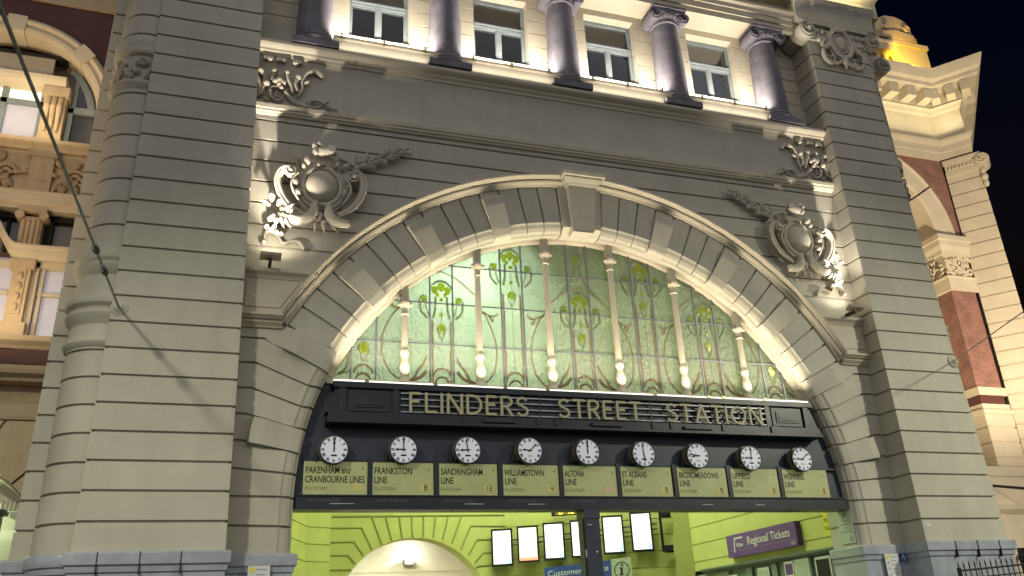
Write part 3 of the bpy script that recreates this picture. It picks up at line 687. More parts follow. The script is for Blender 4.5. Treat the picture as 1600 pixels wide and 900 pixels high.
# ---- big spandrel cartouches and the frieze reliefs (modelled once, mirrored for the other corner)
def cartouche(s, C):
    y = -.02
    P = lambda a, b, d=0.0: (C[0] - s * a, y - d, C[1] + b)     # a runs away from the pier on both sides
    body = MB()
    # strapwork body behind the shield
    poly = [(-.60, .72), (-.30, .66), (.15, .80), (.30, .62), (.62, .5), (.56, .1), (.50, -.3), (.22, -.62), (.06, -.8), (-.12, -.72), (-.42, -.45), (-.56, -.05), (-.5, .3)]
    body.prism([(P(a, b)[0], P(a, b)[2]) for a, b in poly], y - .07, .1)
    car = body.build("cartouche", 'orn', B, smooth=30)
    sh = MB(); sh.ball(P(0, 0, .10), .345, .24, .385, 28, 16); sh.build("shield", 'orn', car, smooth=60)
    rg = MB(); ring2d(rg, (C[0], C[1]), .40, .44, y - .13, .055); ring2d(rg, (C[0], C[1]), .47, .52, y - .09, .05)
    rg.build("shield_rim", 'orn', car, smooth=60)
    sc_ = MB()
    def band(pts, w, d):
        q = spline([P(a, b, dd) for a, b, dd in pts], 7); n = len(q)
        sc_.tube(q, [w * (1 - .25 * abs(2 * i / (n - 1) - 1)) for i in range(n)], 10, flat=d, nrm=(0, -1, 0))
    band([(-.62, .33, .2), (-.80, .25, .2), (-.89, .02, .18), (-.83, -.26, .17), (-.67, -.52, .16), (-.44, -.70, .15), (-.22, -.76, .14)], .085, 1.5)
    band([(-.64, .31, .3), (-.86, .25, .29), (-.95, .02, .27), (-.89, -.28, .26), (-.72, -.56, .25), (-.46, -.76, .22)], .035, 1.2)
    band([(-.50, .20, .27), (-.62, .0, .25), (-.58, -.22, .24), (-.44, -.45, .22), (-.3, -.62, .2)], .03, 1.2)
    band([(.65, .34, .2), (.80, .26, .2), (.86, .03, .18), (.78, -.27, .17), (.60, -.52, .16), (.35, -.68, .15)], .085, 1.5)
    band([(.66, .36, .3), (.86, .28, .29), (.92, .03, .27), (.84, -.29, .26), (.64, -.57, .25), (.36, -.74, .22)], .035, 1.2)
    band([(.52, .16, .27), (.6, -.05, .25), (.55, -.25, .24), (.42, -.45, .22)], .03, 1.2)
    # flared feet
    band([(-.14, -.52, .22), (-.16, -.72, .26), (-.25, -.86, .28), (-.42, -.93, .28), (-.60, -.87, .24)], .12, 1.3)
    band([(.16, -.50, .22), (.17, -.72, .26), (.32, -.89, .28), (.58, -.90, .24)], .11, 1.3)
    for a, b, R in ((-.67, .22, .13), (.65, .22, .13)):
        q = P(a, b, .26); sc_.tube([(q[0], q[1] + .22, q[2]), q], [R, R * .92], 16, nrm=(0, 0, 1)); volute(sc_, (q[0], q[2]), R * .95, q[1] - .01, s if a < 0 else -s, 1.5, .03)
    # crest roll and ribbon
    q0, q1 = P(-.22, .80, .22), P(.16, .85, .24); sc_.tube([q0, ((q0[0] + q1[0]) / 2, y - .24, C[1] + .80), q1], [.085, .10, .085], 14, nrm=(0, -1, 0))
    for a, b in ((-.2, .9), (-.1, .95), (-.02, .88), (-.16, .74)): sc_.ball(P(a, b, .27), .06, .07, .07)
    sc_.tube([P(.16, .85, .15), P(.16, .85, .33)], .085, 14, nrm=(0, 0, 1))
    band([(.18, .86, .16), (.42, .72, .12), (.66, .66, .1)], .05, 1.2)
    for a, b, r in ((-.56, .0, .085), (-.49, -.24, .08), (-.33, .55, .085), (-.40, .42, .06), (-.08, .48, .05), (.02, .5, .045), (-.1, -.44, .05), (.06, -.47, .05), (-.02, -.74, .075), (.3, .5, .07)): sc_.ball(P(a, b, .2), r, r * 1.1, r * 1.25)
    for a, b, dx, dz in ((.45, -.28, .2, .9), (.52, -.12, .25, .9), (.4, .42, .5, .6), (-.45, .45, -.3, .8), (.25, .55, .3, .8)): sc_.leaf(P(a, b, .1), (-s * dx, -.1, dz), .3, .13, .08)
    for a, b, dx, dz in ((-.08, -.82, -.05, -1), (.04, -.82, .25, -1), (.2, -.88, .5, -.5), (-.06, -.86, .8, -.05)): sc_.leaf(P(a, b, .12), (-s * dx, -.05, dz), .3, .11, .08)
    sc_.build("scrollwork", 'orn', car, smooth=55)
    lf = MB()
    stem = spline([P(a, b, .08) for a, b in ((.58, .55), (.88, .67), (1.17, .82), (1.45, .98), (1.72, 1.12))], 6)
    lf.tube(stem, [.04 - .001 * i for i in range(len(stem))], 8)
    r = random.Random(11)
    for i in range(26):
        t = (i % 13) / 13; k = stem[min(len(stem) - 1, int(t * len(stem)))]
        up = 1 if i < 13 else -1; th = .5 + up * r.uniform(.35, 1.05)
        lf.leaf(k, (-s * math.cos(th), -.15 * r.random(), math.sin(th)), r.uniform(.24, .36) * (1.05 - .35 * t), r.uniform(.09, .13), .06)
    for a, b in ((.72, .55), (.85, .62), (.65, .62), (.78, .72)): lf.ball(P(a, b, .12), .06, .07, .06)
    lf.leaf(P(1.66, 1.09, .08), (-s * .8, -.1, .5), .28, .1)
    st2 = spline([P(a, b, .10) for a, b in ((-.48, -.64), (-.72, -.72), (-.88, -.62), (-1.0, -.42))], 6)
    lf.tube(st2, .028, 8)
    for a, b, dx, dz, L in ((-.98, -.55, -.1, 1, .3), (-.88, -.62, .35, .75, .28), (-.98, -.62, -.9, .35, .26), (-.78, -.72, .7, .5, .34), (-.74, -.72, .95, .12, .36), (-.82, -.78, .3, -.9, .36), (-.78, -.82, .6, -.8, .34), (-.92, -.72, -.2, -.9, .3), (-.86, -.80, -.1, -1, .3)):
        lf.leaf(P(a, b, .14), (-s * dx, -.2, dz), L, .12, .09)
    for a, b in ((-1.0, -.88), (-.92, -.87), (-1.05, -1.06), (-.96, -1.12), (-.85, -1.17), (-.75, -1.2), (-1.08, -1.42), (-.9, -1.05)): lf.ball(P(a, b, .12), .055, .08, .055)
    cr = spline([P(a, b, .06) for a, b in ((-1.08, -1.42), (-1.06, -1.2), (-.98, -1.14), (-.84, -1.2), (-.71, -1.39), (-.55, -1.33), (-.39, -1.33), (-.28, -1.48))], 5)
    lf.tube(cr, .028, 6, flat=2.5, nrm=(0, -1, 0))
    lf.build("carved_foliage", 'orn', car, smooth=55)
cartouche(-1, (-5.99, 7.45)); cartouche(1, (5.93, 7.50))

def frieze_relief(s, C):
    y = .03
    P = lambda a, b, d=0.0: (C[0] - s * a, y - d, C[1] + b)
    m = MB()
    def st(pts, r, d=.07, n=6, flat=1.4):
        q = spline([P(a, b, d) for a, b in pts], n); m.tube(q, [r * (1 - .4 * i / (len(q) - 1)) for i in range(len(q))], 8, flat=flat, nrm=(0, -1, 0))
    for a in (-.27, .01, .36):
        m.box(min(P(a - .1, 0)[0], P(a + .1, 0)[0]), max(P(a - .1, 0)[0], P(a + .1, 0)[0]), -.10, .1, C[1] + .50, C[1] + .58)
    st([(-.42, .2), (-.32, .1), (-.31, -.1), (-.36, -.45)], .065); st([(-.46, .0), (-.40, -.2), (-.42, -.5)], .05)
    st([(-.10, .24), (-.13, .1), (-.18, -.02)], .06); st([(.14, .24), (.18, .06), (.26, -.12), (.30, -.3)], .06)
    for a, b, r in ((0, -.02, .085), (-.09, -.05, .06), (.09, -.06, .06), (0, -.12, .06), (-.27, -.14, .08), (-.12, .22, .06), (.15, .22, .065), (.05, -.2, .05), (.4, .14, .07)): m.ball(P(a, b, .1), r, r * 1.2, r)
    st([(-.2, -.26), (-.1, -.19), (.06, -.21), (.12, -.27), (.22, -.2)], .035); st([(-.18, -.3), (-.16, -.45), (0, -.54), (.1, -.46)], .05); st([(-.02, -.3), (-.06, -.42), (.06, -.44)], .035)
    st([(.90, .30), (.76, .38), (.58, .28), (.49, .08), (.5, -.12), (.42, -.36)], .05); m.ball(P(.9, .3, .07), .05, .06, .05)
    st([(.38, .14), (.35, -.05), (.40, -.22)], .06)
    st([(.14, -.30), (.34, -.52), (.58, -.60), (.8, -.58)], .05); st([(.60, -.5), (.78, -.41), (1.0, -.46), (1.2, -.60)], .035); st([(.8, -.6), (.92, -.52), (.86, -.46)], .03)
    for a, b, dx, dz in ((1.0, -.5, .8, -.3), (.95, -.48, .6, .4), (1.1, -.56, 1, -.1), (.62, -.62, .3, .7), (.5, .0, .7, .4), (-.3, -.45, .4, -.5)): m.leaf(P(a, b, .03), (-s * dx, -.1, dz), .2, .09, .05)
    m.build("frieze_relief", 'orn', B, smooth=55)
frieze_relief(-1, (-7.0, 10.05)); frieze_relief(1, (7.0, 10.05))

# ================================================================== LUNETTE WINDOW
GY = .50; GC = .90; GR = 6.15; SZ = 3.40
lw = MB().arc([(6.21, .40), (6.16, .42), (6.12, .47), (6.10, .53), (6.21, .55)], (0, GC - .01), [lerp(23.5, 156.5, k / 60) for k in range(61)])
lw.box(-5.68, 5.68, .33, .56, SZ - .10, SZ + .02)
LW = lw.build("lunette_window", 'paint2', B, smooth=30)
PX = (-4.09, -2.455, -.82, .82, 2.455, 4.09)
def arcz(x, R=GR): return GC + math.sqrt(max(R * R - x * x, 0))
bx = [-5.62] + list(PX) + [5.62]
for i in range(7):
    a, b = bx[i], bx[i + 1]; n = 14
    top = [(lerp(b, a, k / n), arcz(lerp(b, a, k / n), 6.14)) for k in range(n + 1)]
    MB().prism([(a, SZ), (b, SZ)] + top, GY, GY + .012).build("stained_pane", 'glass', LW)
for x in PX:
    zt = arcz(x); zc = zt - .42; yy = .40
    pf = [(.115, SZ), (.115, SZ + .10), (.085, SZ + .13), (.09, SZ + .17), (.115, SZ + .26), (.118, SZ + .34), (.10, SZ + .42), (.075, SZ + .50), (.07, SZ + .54), (.092, SZ + .60), (.10, SZ + .66), (.09, SZ + .71), (.068, SZ + .75), (.068, SZ + .78), (.075, SZ + .9), (.065, zc - .2), (.085, zc - .19), (.09, zc - .16), (.065, zc - .14), (.07, zc - .03), (.10, zc), (.13, zc + .05), (.13, zc + .09), (.08, zc + .10)]
    p = MB().lathe(x, yy, pf, 16); p.box(x - .075, x + .075, .34, .49, zc + .10, zt + .06)
    for q in (-1, 1): p.ball((x + q * .12, yy - .05, zc + .04), .05, .05, .05)
    p.build("mullion_post", 'paint2', LW, smooth=40)
YL = GY - .012
def rib(mb, pts, w, y=YL, n=5, sp=True):
    q = [(a, y, b) for a, b in pts]
    if sp and len(q) > 2: q = spline(q, n)
    ok = [p for p in q if math.hypot(p[0], p[2] - GC) < 6.1 and p[2] > SZ]
    if len(ok) > 1: mb.tube(ok, w * .72, 4, flat=.3, nrm=(0, -1, 0))
def drop(mb, x, z, rx, rz, y=YL):
    if math.hypot(x, z - GC) > 6.05: return
    MB().prism([(x + rx * math.cos(2 * math.pi * k / 12) * (1 if math.sin(2 * math.pi * k / 12) > -.2 else .75), z + rz * math.sin(2 * math.pi * k / 12)) for k in range(12)], y - .004, y + .004).build("flower_glass", 'gtulip', LW)
for z in (4.31, 5.25, 6.17):
    xm = math.sqrt(6.12 ** 2 - (z - GC) ** 2); MB().box(-xm, xm, GY - .03, GY - .004, z - .014, z + .014).build("glazing_bar", 'lead', LW)
CB = [-4.93, -3.27, -1.64, 0, 1.64, 3.27, 4.93]
for i, c in enumerate(CB):
    for q in (-1, 1):
        x = c + q * .255; gb = MB().box(x - .017, x + .017, GY - .028, GY - .003, SZ, arcz(x, 6.12))
        for z in (4.31, 5.25, 6.17):
            if z < arcz(x) - .1: gb.box(x - .03, x + .03, GY - .036, GY - .006, z - .03, z + .03)
        gb.build("glazing_bar", 'lead', LW)
def tulips(c, z0, k=1.0):
    for dx, dz, rx, rz in ((0, .42, .10, .13), (-.16, .34, .085, .11), (.16, .34, .085, .11), (-.09, .22, .05, .06), (.09, .22, .05, .06), (0, .1, .05, .05), (-.43, .10, .075, .085), (.43, .10, .075, .085)):
        drop(yel, c + dx * k, z0 + dz * k, rx * k, rz * k)
    for q in (-1, 1):
        rib(olv, [(c + q * .52 * k, z0 + .06 * k), (c + q * .50 * k, z0 - .2 * k), (c + q * .34 * k, z0 - .38 * k)], .035 * k)
        rib(olv, [(c + q * .36 * k, z0 + .12 * k), (c + q * .37 * k, z0 - .1 * k), (c + q * .28 * k, z0 - .36 * k)], .02 * k)
        rib(olv, [(c + q * .14 * k, z0 + .18 * k), (c + q * .15 * k, z0 - .15 * k), (c + q * .2 * k, z0 - .38 * k)], .04 * k)
        rib(ld, [(c + q * .3 * k, z0 + .3 * k), (c + q * .2 * k, z0 + .48 * k), (c, z0 + .58 * k)], .014)
        rib(ld, [(c + q * .55 * k, z0 + .0 * k), (c + q * .48 * k, z0 + .17 * k), (c + q * .33 * k, z0 + .16 * k)], .012)
        rib(olv, [(c + q * .26 * k, z0 + .42 * k), (c + q * .12 * k, z0 + .56 * k), (c, z0 + .6 * k)], .03 * k)
    drop(yel, c, z0 - .62 * k, .085 * k, .12 * k); drop(yel, c, z0 - .3 * k, .045 * k, .05 * k)
    for q in (-1, 1): rib(olv, [(c + q * .10 * k, z0 - .58 * k), (c + q * .07 * k, z0 - .75 * k), (c, z0 - .92 * k)], .02)
    rib(ld, [(c, z0 - .1 * k), (c, z0 - .45 * k)], .008, sp=False)
def dome(c, z=SZ):
    for q, r in ((.30, .20), (.12, .17)):
        rib(tan, [(c - r, z + q - .1), (c - r * .6, z + q + .03), (c, z + q + .07), (c + r * .6, z + q + .03), (c + r, z + q - .1)], .032)
for i, c in enumerate(CB):
    ld = MB(); tan = MB(); yel = MB(); olv = MB()
    if i in (1, 3, 5):
        z0 = 5.25; tulips(c, z0, .92)
        za = 6.02 if i != 3 else 5.92
        for q in (-1, 1):
            rib(tan, [(c + q * .78, za - .52), (c + q * .36, za - .16), (c, za)], .022, n=4)
            rib(tan, [(c + q * .33, 4.02), (c + q * .40, 3.86), (c + q * .52, 3.72), (c + q * .60, 3.55), (c + q * .76, 3.46)], .04)
            rib(tan, [(c + q * .33, 3.72), (c + q * .45, 3.58), (c + q * .66, 3.48)], .05)
            rib(tan, [(c + q * .20, 4.85), (c + q * .20, 3.46)], .032, sp=False)
        rib(tan, [(c, 4.38), (c, 3.72)], .008, sp=False)
        if i == 3:
            rib(ld, [(c + .12 * math.cos(t * .524), 6.62 + .17 * math.sin(t * .524)) for t in range(13)], .016); drop(yel, c, 6.62, .085, .12)
            for q in (-1, 1): rib(olv, [(c + q * .03, 6.42), (c + q * .10, 6.2), (c + q * .22, 5.95), (c + q * .5, 5.7)], .022)
    elif i in (2, 4):
        tulips(c, 6.17, .95)
        for q in (-1, 1):
            rib(tan, [(c + q * .76, 5.20), (c + q * .62, 5.0), (c + q * .46, 4.6), (c + q * .40, 4.2), (c + q * .46, 3.8), (c + q * .62, 3.56), (c + q * .78, 3.46)], .026)
            rib(tan, [(c + q * .76, 5.16), (c + q * .6, 5.08), (c + q * .44, 5.04), (c + q * .34, 5.12)], .03)
            rib(tan, [(c + q * .55, 5.06), (c + q * .48, 4.92), (c + q * .44, 4.98)], .03)
            rib(tan, [(c + q * .20, 5.6), (c + q * .20, 3.46)], .034, sp=False)
        rib(tan, [(c, 5.2), (c, 3.72)], .008, sp=False)
    else:
        q = 1 if c < 0 else -1
        rib(ld, [(c - .1, 4.8), (c - .1, 3.8)], .007, sp=False); rib(ld, [(c + .1, 4.8), (c + .1, 3.8)], .007, sp=False); rib(ld, [(c, 4.8), (c, 3.75)], .007, sp=False)
        drop(yel, c, 4.53, .07, .10); drop(yel, c, 4.14, .10, .13)
        for w in (-1, 1): rib(olv, [(c + w * .11, 4.2), (c + w * .07, 3.98), (c, 3.82)], .02)
        rib(tan, [(c + q * .78, 5.15), (c + q * .55, 4.85), (c + q * .38, 4.4), (c + q * .40, 4.0), (c + q * .56, 3.65), (c + q * .82, 3.47)], .026)
        rib(tan, [(c + q * .72, 5.05), (c + q * .62, 5.1), (c + q * .5, 5.2)], .05)
        rib(olv, [(c - q * .34, 4.0), (c - q * .30, 3.85), (c - q * .40, 3.62), (c - q * .7, 3.5)], .03)
        rib(tan, [(c - q * .7, 3.47), (c - q * .45, 3.56), (c - q * .27, 3.62)], .02)
    dome(c)
    ld.build("lead_came", 'lead', LW); tan.build("amber_ornament", 'gtan', LW); olv.build("olive_leaf", 'golive', LW)

# ================================================================== STATION NAME SIGN
S = thing("name_sign", "long dark navy sign box with gold FLINDERS STREET STATION lettering across the arch", "sign", (0, .2, 2.4))
sb = MB()
jx = lambda z: 6.17 if z < ZC else math.sqrt(6.17 ** 2 - (z - ZC) ** 2)
def span(mb, z0, z1, y0, y1, inset=0.0):
    a, b = jx(z0) - inset, jx(z1) - inset
    mb.add([(-a, y0, z0), (a, y0, z0), (a, y1, z0), (-a, y1, z0), (-b, y0, z1), (b, y0, z1), (b, y1, z1), (-b, y1, z1)], [(0, 1, 2, 3), (4, 7, 6, 5), (0, 4, 5, 1), (1, 5, 6, 2), (2, 6, 7, 3), (3, 7, 4, 0)])
span(sb, 2.44, 2.50, -.02, .45, .30); span(sb, 2.50, 2.66, .03, .45, .28)
span(sb, 2.66, 3.16, .14, .45, .22); span(sb, 3.16, 3.23, .06, .45, .16); span(sb, 3.23, 3.29, .10, .45, .12)
for s in (-1, 1):
    for x0, x1, y0, z0, z1 in ((4.45, 5.25, .115, 2.70, 3.13), (4.55, 5.15, .095, 2.78, 3.05), (4.60, 5.10, .085, 2.83, 3.0)):
        a, b = sorted((s * x0, s * x1)); sb.box(a, b, y0, .2, z0, z1)
    for x0, x1, y0, z0, z1 in ((5.30, 5.44, .08, 2.52, 3.22), (4.26, 4.38, .08, 2.66, 3.18), (4.30, 4.48, -.01, 2.46, 2.66)):
        a, b = sorted((s * x0, s * x1)); sb.box(a, b, y0, .2, z0, z1)
for x in (-2.95, -1.35, -.95, 1.3, 1.75, 3.05): sb.box(x - .03, x + .03, .0, .1, 2.52, 2.66)
for x in (-2.2, .2, 2.4): sb.box(x - .35, x + .35, -.035, .1, 2.53, 2.60)
sb.build("sign_box", 'dark', S)
for z in (2.71, 2.84, 2.97, 3.09):
    MB().box(-4.22, 4.24, .075, .10, z - .012, z + .012).build("slat", 'slat', S)
for x in (-3.4, -1.28, .1, 1.32, 2.9): MB().box(x - .012, x + .012, .07, .09, 2.67, 3.15).build("slat_post", 'dark', S)
# letters in thick even strokes
def stroke(mb, pts, x, z, w=.051, h=.42, y0=-.015, y1=.035):
    for i in range(len(pts) - 1):
        a = Vector((x + pts[i][0], 0, z + pts[i][1] * h)); b = Vector((x + pts[i + 1][0], 0, z + pts[i + 1][1] * h))
        d = (b - a).normalized(); n = Vector((0, 1, 0)).cross(d)
        mb.obox(a, d, n, (0, 1, 0), -w * .0, (b - a).length, -w / 2, w / 2, y0 + .0004 * i, y1 - .0004 * i)
def sarc(cx, cz, rx, rz, a0, a1, n=10): return [(cx + rx * math.cos(R_(lerp(a0, a1, k / n))), cz + rz * math.sin(R_(lerp(a0, a1, k / n)))) for k in range(n + 1)]
LW_ = .051; e = LW_ / 2; v0, v1 = e / .42, 1 - e / .42
def glyph(ch):
    if ch == 'F': return [[(e, 0), (e, 1)], [(0, v1), (.225, v1)], [(e, .55), (.2, .55)]], .25
    if ch == 'L': return [[(e, 0), (e, 1)], [(0, v0), (.235, v0)]], .25
    if ch == 'I': return [[(e, 0), (e, 1)]], .062
    if ch == 'N': return [[(e, 0), (e, 1)], [(e, 1), (.31, 0)], [(.31, 0), (.31, 1)]], .34
    if ch == 'D': return [[(e, 0), (e, 1)], [(0, v1), (.12, v1)] + sarc(.12, .5, .19, .5 - v0, 90, -90) + [(0, v0)]], .34
    if ch == 'E': return [[(e, 0), (e, 1)], [(0, v1), (.225, v1)], [(e, .53), (.2, .53)], [(0, v0), (.225, v0)]], .25
    if ch == 'R': return [[(e, 0), (e, 1)], [(0, v1), (.12, v1)] + sarc(.13, .73, .11, .73 - .5 + .0, 90, -90) + [(0, .46)], [(.13, .46), (.25, 0)]], .28
    if ch == 'S': return [sarc(.125, .745, .10, .19, 20, 270, 12) + sarc(.125, .275, .11, .22, 90, -160, 12)], .26
    if ch == 'T': return [[(.14, 0), (.14, 1)], [(0, v1), (.28, v1)]], .28
    if ch == 'A': return [[(.02, 0), (.17, 1)], [(.17, 1), (.32, 0)], [(.07, .3), (.27, .3)]], .34
    if ch == 'O': return [sarc(.20, .5, .175, .5 - v0, 0, 360, 24)], .40
for word, x0, x1 in (("FLINDERS", -4.07, -1.56), ("STREET", -.89, 1.04), ("STATION", 1.66, 4.09)):
    ws = [glyph(c)[1] for c in word]; gap = (x1 - x0 - sum(ws)) / (len(word) - 1); x = x0
    for c, wd in zip(word, ws):
        m = MB()
        for j, pl in enumerate(glyph(c)[0]): stroke(m, pl, x, 2.675, y0=-.02 - .0011 * j, y1=.03 - .0011 * j)
        m.build("letter", 'letter', S); x += wd + gap
# small light fittings on the sign top
fm = MB().box(-5.55, 5.55, .15, .22, 3.29, 3.335)
fm.build("led_batten", 'ledbar', S)
for x in (-3.5, -2.0, -1.05, 1.5, 2.85, 3.25, 4.35, -4.9):
    MB().box(x - .04, x + .04, .12, .2, 3.30, 3.36).build("light_clip", 'brass', S)

# ================================================================== DEPARTURE INDICATOR BOARD
D = thing("indicator_board", "dark slate fascia and beam under the sign that carries clocks and line panels", "board", (0, .3, .83))
fb = MB(); span(fb, .86, 2.2, .36, .60, -.07); span(fb, 2.2, 3.36, .40, .60, -.09); fb.build("fascia", 'dark2', D)
bb = MB(); span(bb, .83, .90, .20, .62, .01); span(bb, .90, 1.08, .24, .62, .02); span(bb, 1.08, 1.105, .21, .4, .03)
bb.build("beam", 'dark', D)
PCX = [-5.43, -4.13, -2.81, -1.485, -.17, 1.14, 2.495, 3.835, 5.18]
for k in range(8):
    x = (PCX[k] + PCX[k + 1]) / 2; MB().box(x - .045, x + .045, .25, .36, 1.105, 1.80).build("divider", 'dark', D)
tm = MB().box(-6.05, 6.05, .27, .35, 1.735, 1.775); tm.build("top_rail", 'dark', D)
nt = text_geo("NEXT TRAIN FOR", .075, .002)
for k, x in enumerate(PCX):
    put_text(MB(), nt, (x - .52, .2385, .975)).build("next_train_lettering", 'inkgrey', D)
    if k in (0, 2, 3, 6, 7): MB().box(x - .1, x + .35 - .03 * k, .2385, .242, .935, .950).build("scuff_mark", 'slat', D)

LINES = [("PAKENHAM and", "CRANBOURNE LINES", None, 'amber'), ("FRANKSTON", "LINE", "8", None), ("SANDRINGHAM", "LINE", "13", None), ("WILLIAMSTOWN", "LINE", "4", None), ("ALTONA", "LINE", None, 'pink'),
         ("ST ALBANS", "LINE", "9", None), ("BROADMEADOWS", "LINE", "9", None), ("UPFIELD", "LINE", "3", None), ("WERRIBEE", "LINE", "9", None)]
SEG = {'1': 'bc', '3': 'abgcd', '4': 'fgbc', '8': 'abcdefg', '9': 'abcdfg'}
def seven(mb, ch, x, z, w=.055, h=.11, y=.2635, t=.014):
    r = {'a': (0, h - t, w, h), 'd': (0, 0, w, t), 'g': (0, h / 2 - t / 2, w, h / 2 + t / 2), 'b': (w - t, h / 2 + .006, w, h - .006), 'c': (w - t, .006, w, h / 2 - .006), 'f': (0, h / 2 + .006, t, h - .006), 'e': (0, .006, t, h / 2 - .006)}
    for q in SEG[ch]:
        a, b, c, d = r[q]; mb.box(x + a, x + c, y - .0015, y + .001, z + b, z + d)
platform = text_geo("PLATFORM", .10, .002, .85)
for k, (l1, l2, num, blank) in enumerate(LINES):
    x = PCX[k]; nm = (l1 + " " + l2)
    T = thing("line_panel", "yellow-green enamel panel lettered " + nm, "sign", (x, .28, 1.11), "line panels under the clocks")
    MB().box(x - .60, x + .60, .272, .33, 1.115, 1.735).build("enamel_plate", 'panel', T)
    s1 = .94 if k not in (0,) else .80
    sz = .182
    t1 = MB(); g1 = text_geo(l1, sz, .002, .9, bold=.0018)
    wmax = max(v[0] for v in g1[0]); lim = {0: .84, 1: .74, 2: .86, 3: .86, 4: .44, 5: .58, 6: .98, 7: .46, 8: .54}[k]
    if True: g1 = ([(v[0] * lim / wmax, v[1], v[2]) for v in g1[0]], g1[1])
    put_text(t1, g1, (x - .57, .2705, 1.512)); 
    g2 = text_geo(l2, sz, .002, .70, bold=.0018); wmax = max(v[0] for v in g2[0])
    if wmax > 1.12: g2 = ([(v[0] * 1.12 / wmax, v[1], v[2]) for v in g2[0]], g2[1])
    put_text(t1, g2, (x - .57, .2705, 1.338)); t1.build("line_name_lettering", 'ink', T)
    put_text(MB(), platform, (x - .57, .2705, 1.195)).build("platform_lettering", 'inkdim', T)
    MB().box(x + .32, x + .50, .2665, .275, 1.185, 1.325).build("number_window", blank or 'amber', T)
    if num:
        nm_ = MB()
        for j, ch in enumerate(num.rjust(2)):
            if ch != ' ': seven(nm_, ch, x + .335 + j * .08, 1.20, y=.2635)
        nm_.build("platform_number", 'ink', T)
    MB().box(x + .50, x + .525, .2695, .275, 1.60, 1.625).build("screw_head", 'ink', T)

# ---- clocks
TIMES = [(0, 0), (270, 0), (268, -9), (276, 47), (2, -2), (172, -5), (262, 281), (270, 7), (272, 50)]
CKX = [-5.50, -4.16, -2.86, -1.54, -.255, 1.045, 2.36, 3.70, 5.06]; CKZ = [1.93, 1.96, 1.98, 2.00, 2.00, 1.98, 1.97, 1.945, 1.945]
ROM = ["XII", "I", "II", "III", "IIII", "V", "VI", "VII", "VIII", "IX", "X", "XI"]
nums = []
for q, t in enumerate(ROM):
    vs, fs = text_geo(t, .082, .001, .68, 'CENTER', .004); nums.append((vs, fs))
desc = ["both hands straight up at twelve", "reading nine o'clock", "reading just before nine", "reading eight minutes past nine", "both hands pointing to twelve", "hands one up one down", "both hands pointing left to nine", "reading just past nine", "blue-tinted, eight past nine"]
owner = ["PAKENHAM and CRANBOURNE", "FRANKSTON", "SANDRINGHAM", "WILLIAMSTOWN", "ALTONA", "ST ALBANS", "BROADMEADOWS", "UPFIELD", "WERRIBEE"]
def cyl_y(mb, c, r, y0, y1, n=36):
    return mb.loft([[(c[0] + r * math.cos(2 * math.pi * k / n), y, c[1] + r * math.sin(2 * math.pi * k / n)) for k in range(n)] for y in (y0, y1)], True, True)
for k in range(9):
    c = (CKX[k], CKZ[k]); y = .10
    T = thing("clock", "round white clock over the " + owner[k] + " panel, " + desc[k], "clock", (c[0], y, c[1]), "clocks above the line panels")
    cm_ = MB(); cyl_y(cm_, c, .266, y + .02, .31); cyl_y(cm_, c, .283, y + .01, y + .05)
    cm_.box(c[0] - .335, c[0] - .29, y + .14, .36, c[1] - .20, c[1] - .02)
    cm_.build("case", 'dark', T, smooth=40)
    rm = MB(); rm.loft([[(c[0] + r * math.cos(2 * math.pi * j / 48), yy, c[1] + r * math.sin(2 * math.pi * j / 48)) for j in range(48)] for r, yy in ((.254, y + .008), (.257, y - .012), (.275, y - .012), (.281, y + .02))], True)
    rm.build("bezel", 'dark', T, smooth=30)
    ba = MB(); ba.loft([[(c[0] + r * math.cos(R_(110 + 110 * j / 20)), yy, c[1] + r * math.sin(R_(110 + 110 * j / 20))) for j in range(21)] for r, yy in ((.284, y + .05), (.29, y + .05), (.29, y + .19), (.284, y + .19))], False); ba.build("case_band", 'brass', T)
    fm_ = MB(); cyl_y(fm_, c, .256, y, y + .006, 48); fm_.build("dial", 'face', T)
    nm_ = MB()
    for q in range(12):
        a = R_(90 - 30 * q); o = Vector((c[0] + .211 * math.cos(a), y - .001, c[1] + .211 * math.sin(a)))
        ay = Vector((math.cos(a), 0, math.sin(a))); ax = Vector((math.sin(a), 0, -math.cos(a)))
        put_text(nm_, nums[q], o - ay * .027, ax, ay)
    nm_.build("numerals", 'ink', T)
    MB().box(c[0] - .055, c[0] + .055, y - .002, y + .002, c[1] - .13, c[1] - .095).build("maker_plate", 'ink' if k not in (3, 6, 8) else 'amber', T)
    def hand(name, deg, L, w, yy):
        a = R_(90 - deg); d = Vector((math.cos(a), 0, math.sin(a))); n = Vector((-d.z, 0, d.x)); o = Vector((c[0], yy, c[1]))
        pr = [(-.05, .35), (0, .6), (L * .55, .5), (L * .72, 1.0), (L, .12)]
        vs = [o + d * t + n * (w * q) for t, q in pr] + [o + d * t - n * (w * q) for t, q in pr[::-1]]
        MB().add([*vs, *[p + Vector((0, .003, 0)) for p in vs]], [tuple(range(10)), tuple(range(19, 9, -1))] + [(i, (i + 1) % 10, 10 + (i + 1) % 10, 10 + i) for i in range(10)]).build(name, 'ink', T)
    hand("hour_hand", TIMES[k][0], .165, .026, y - .008); hand("minute_hand", TIMES[k][1], .222, .018, y - .014)

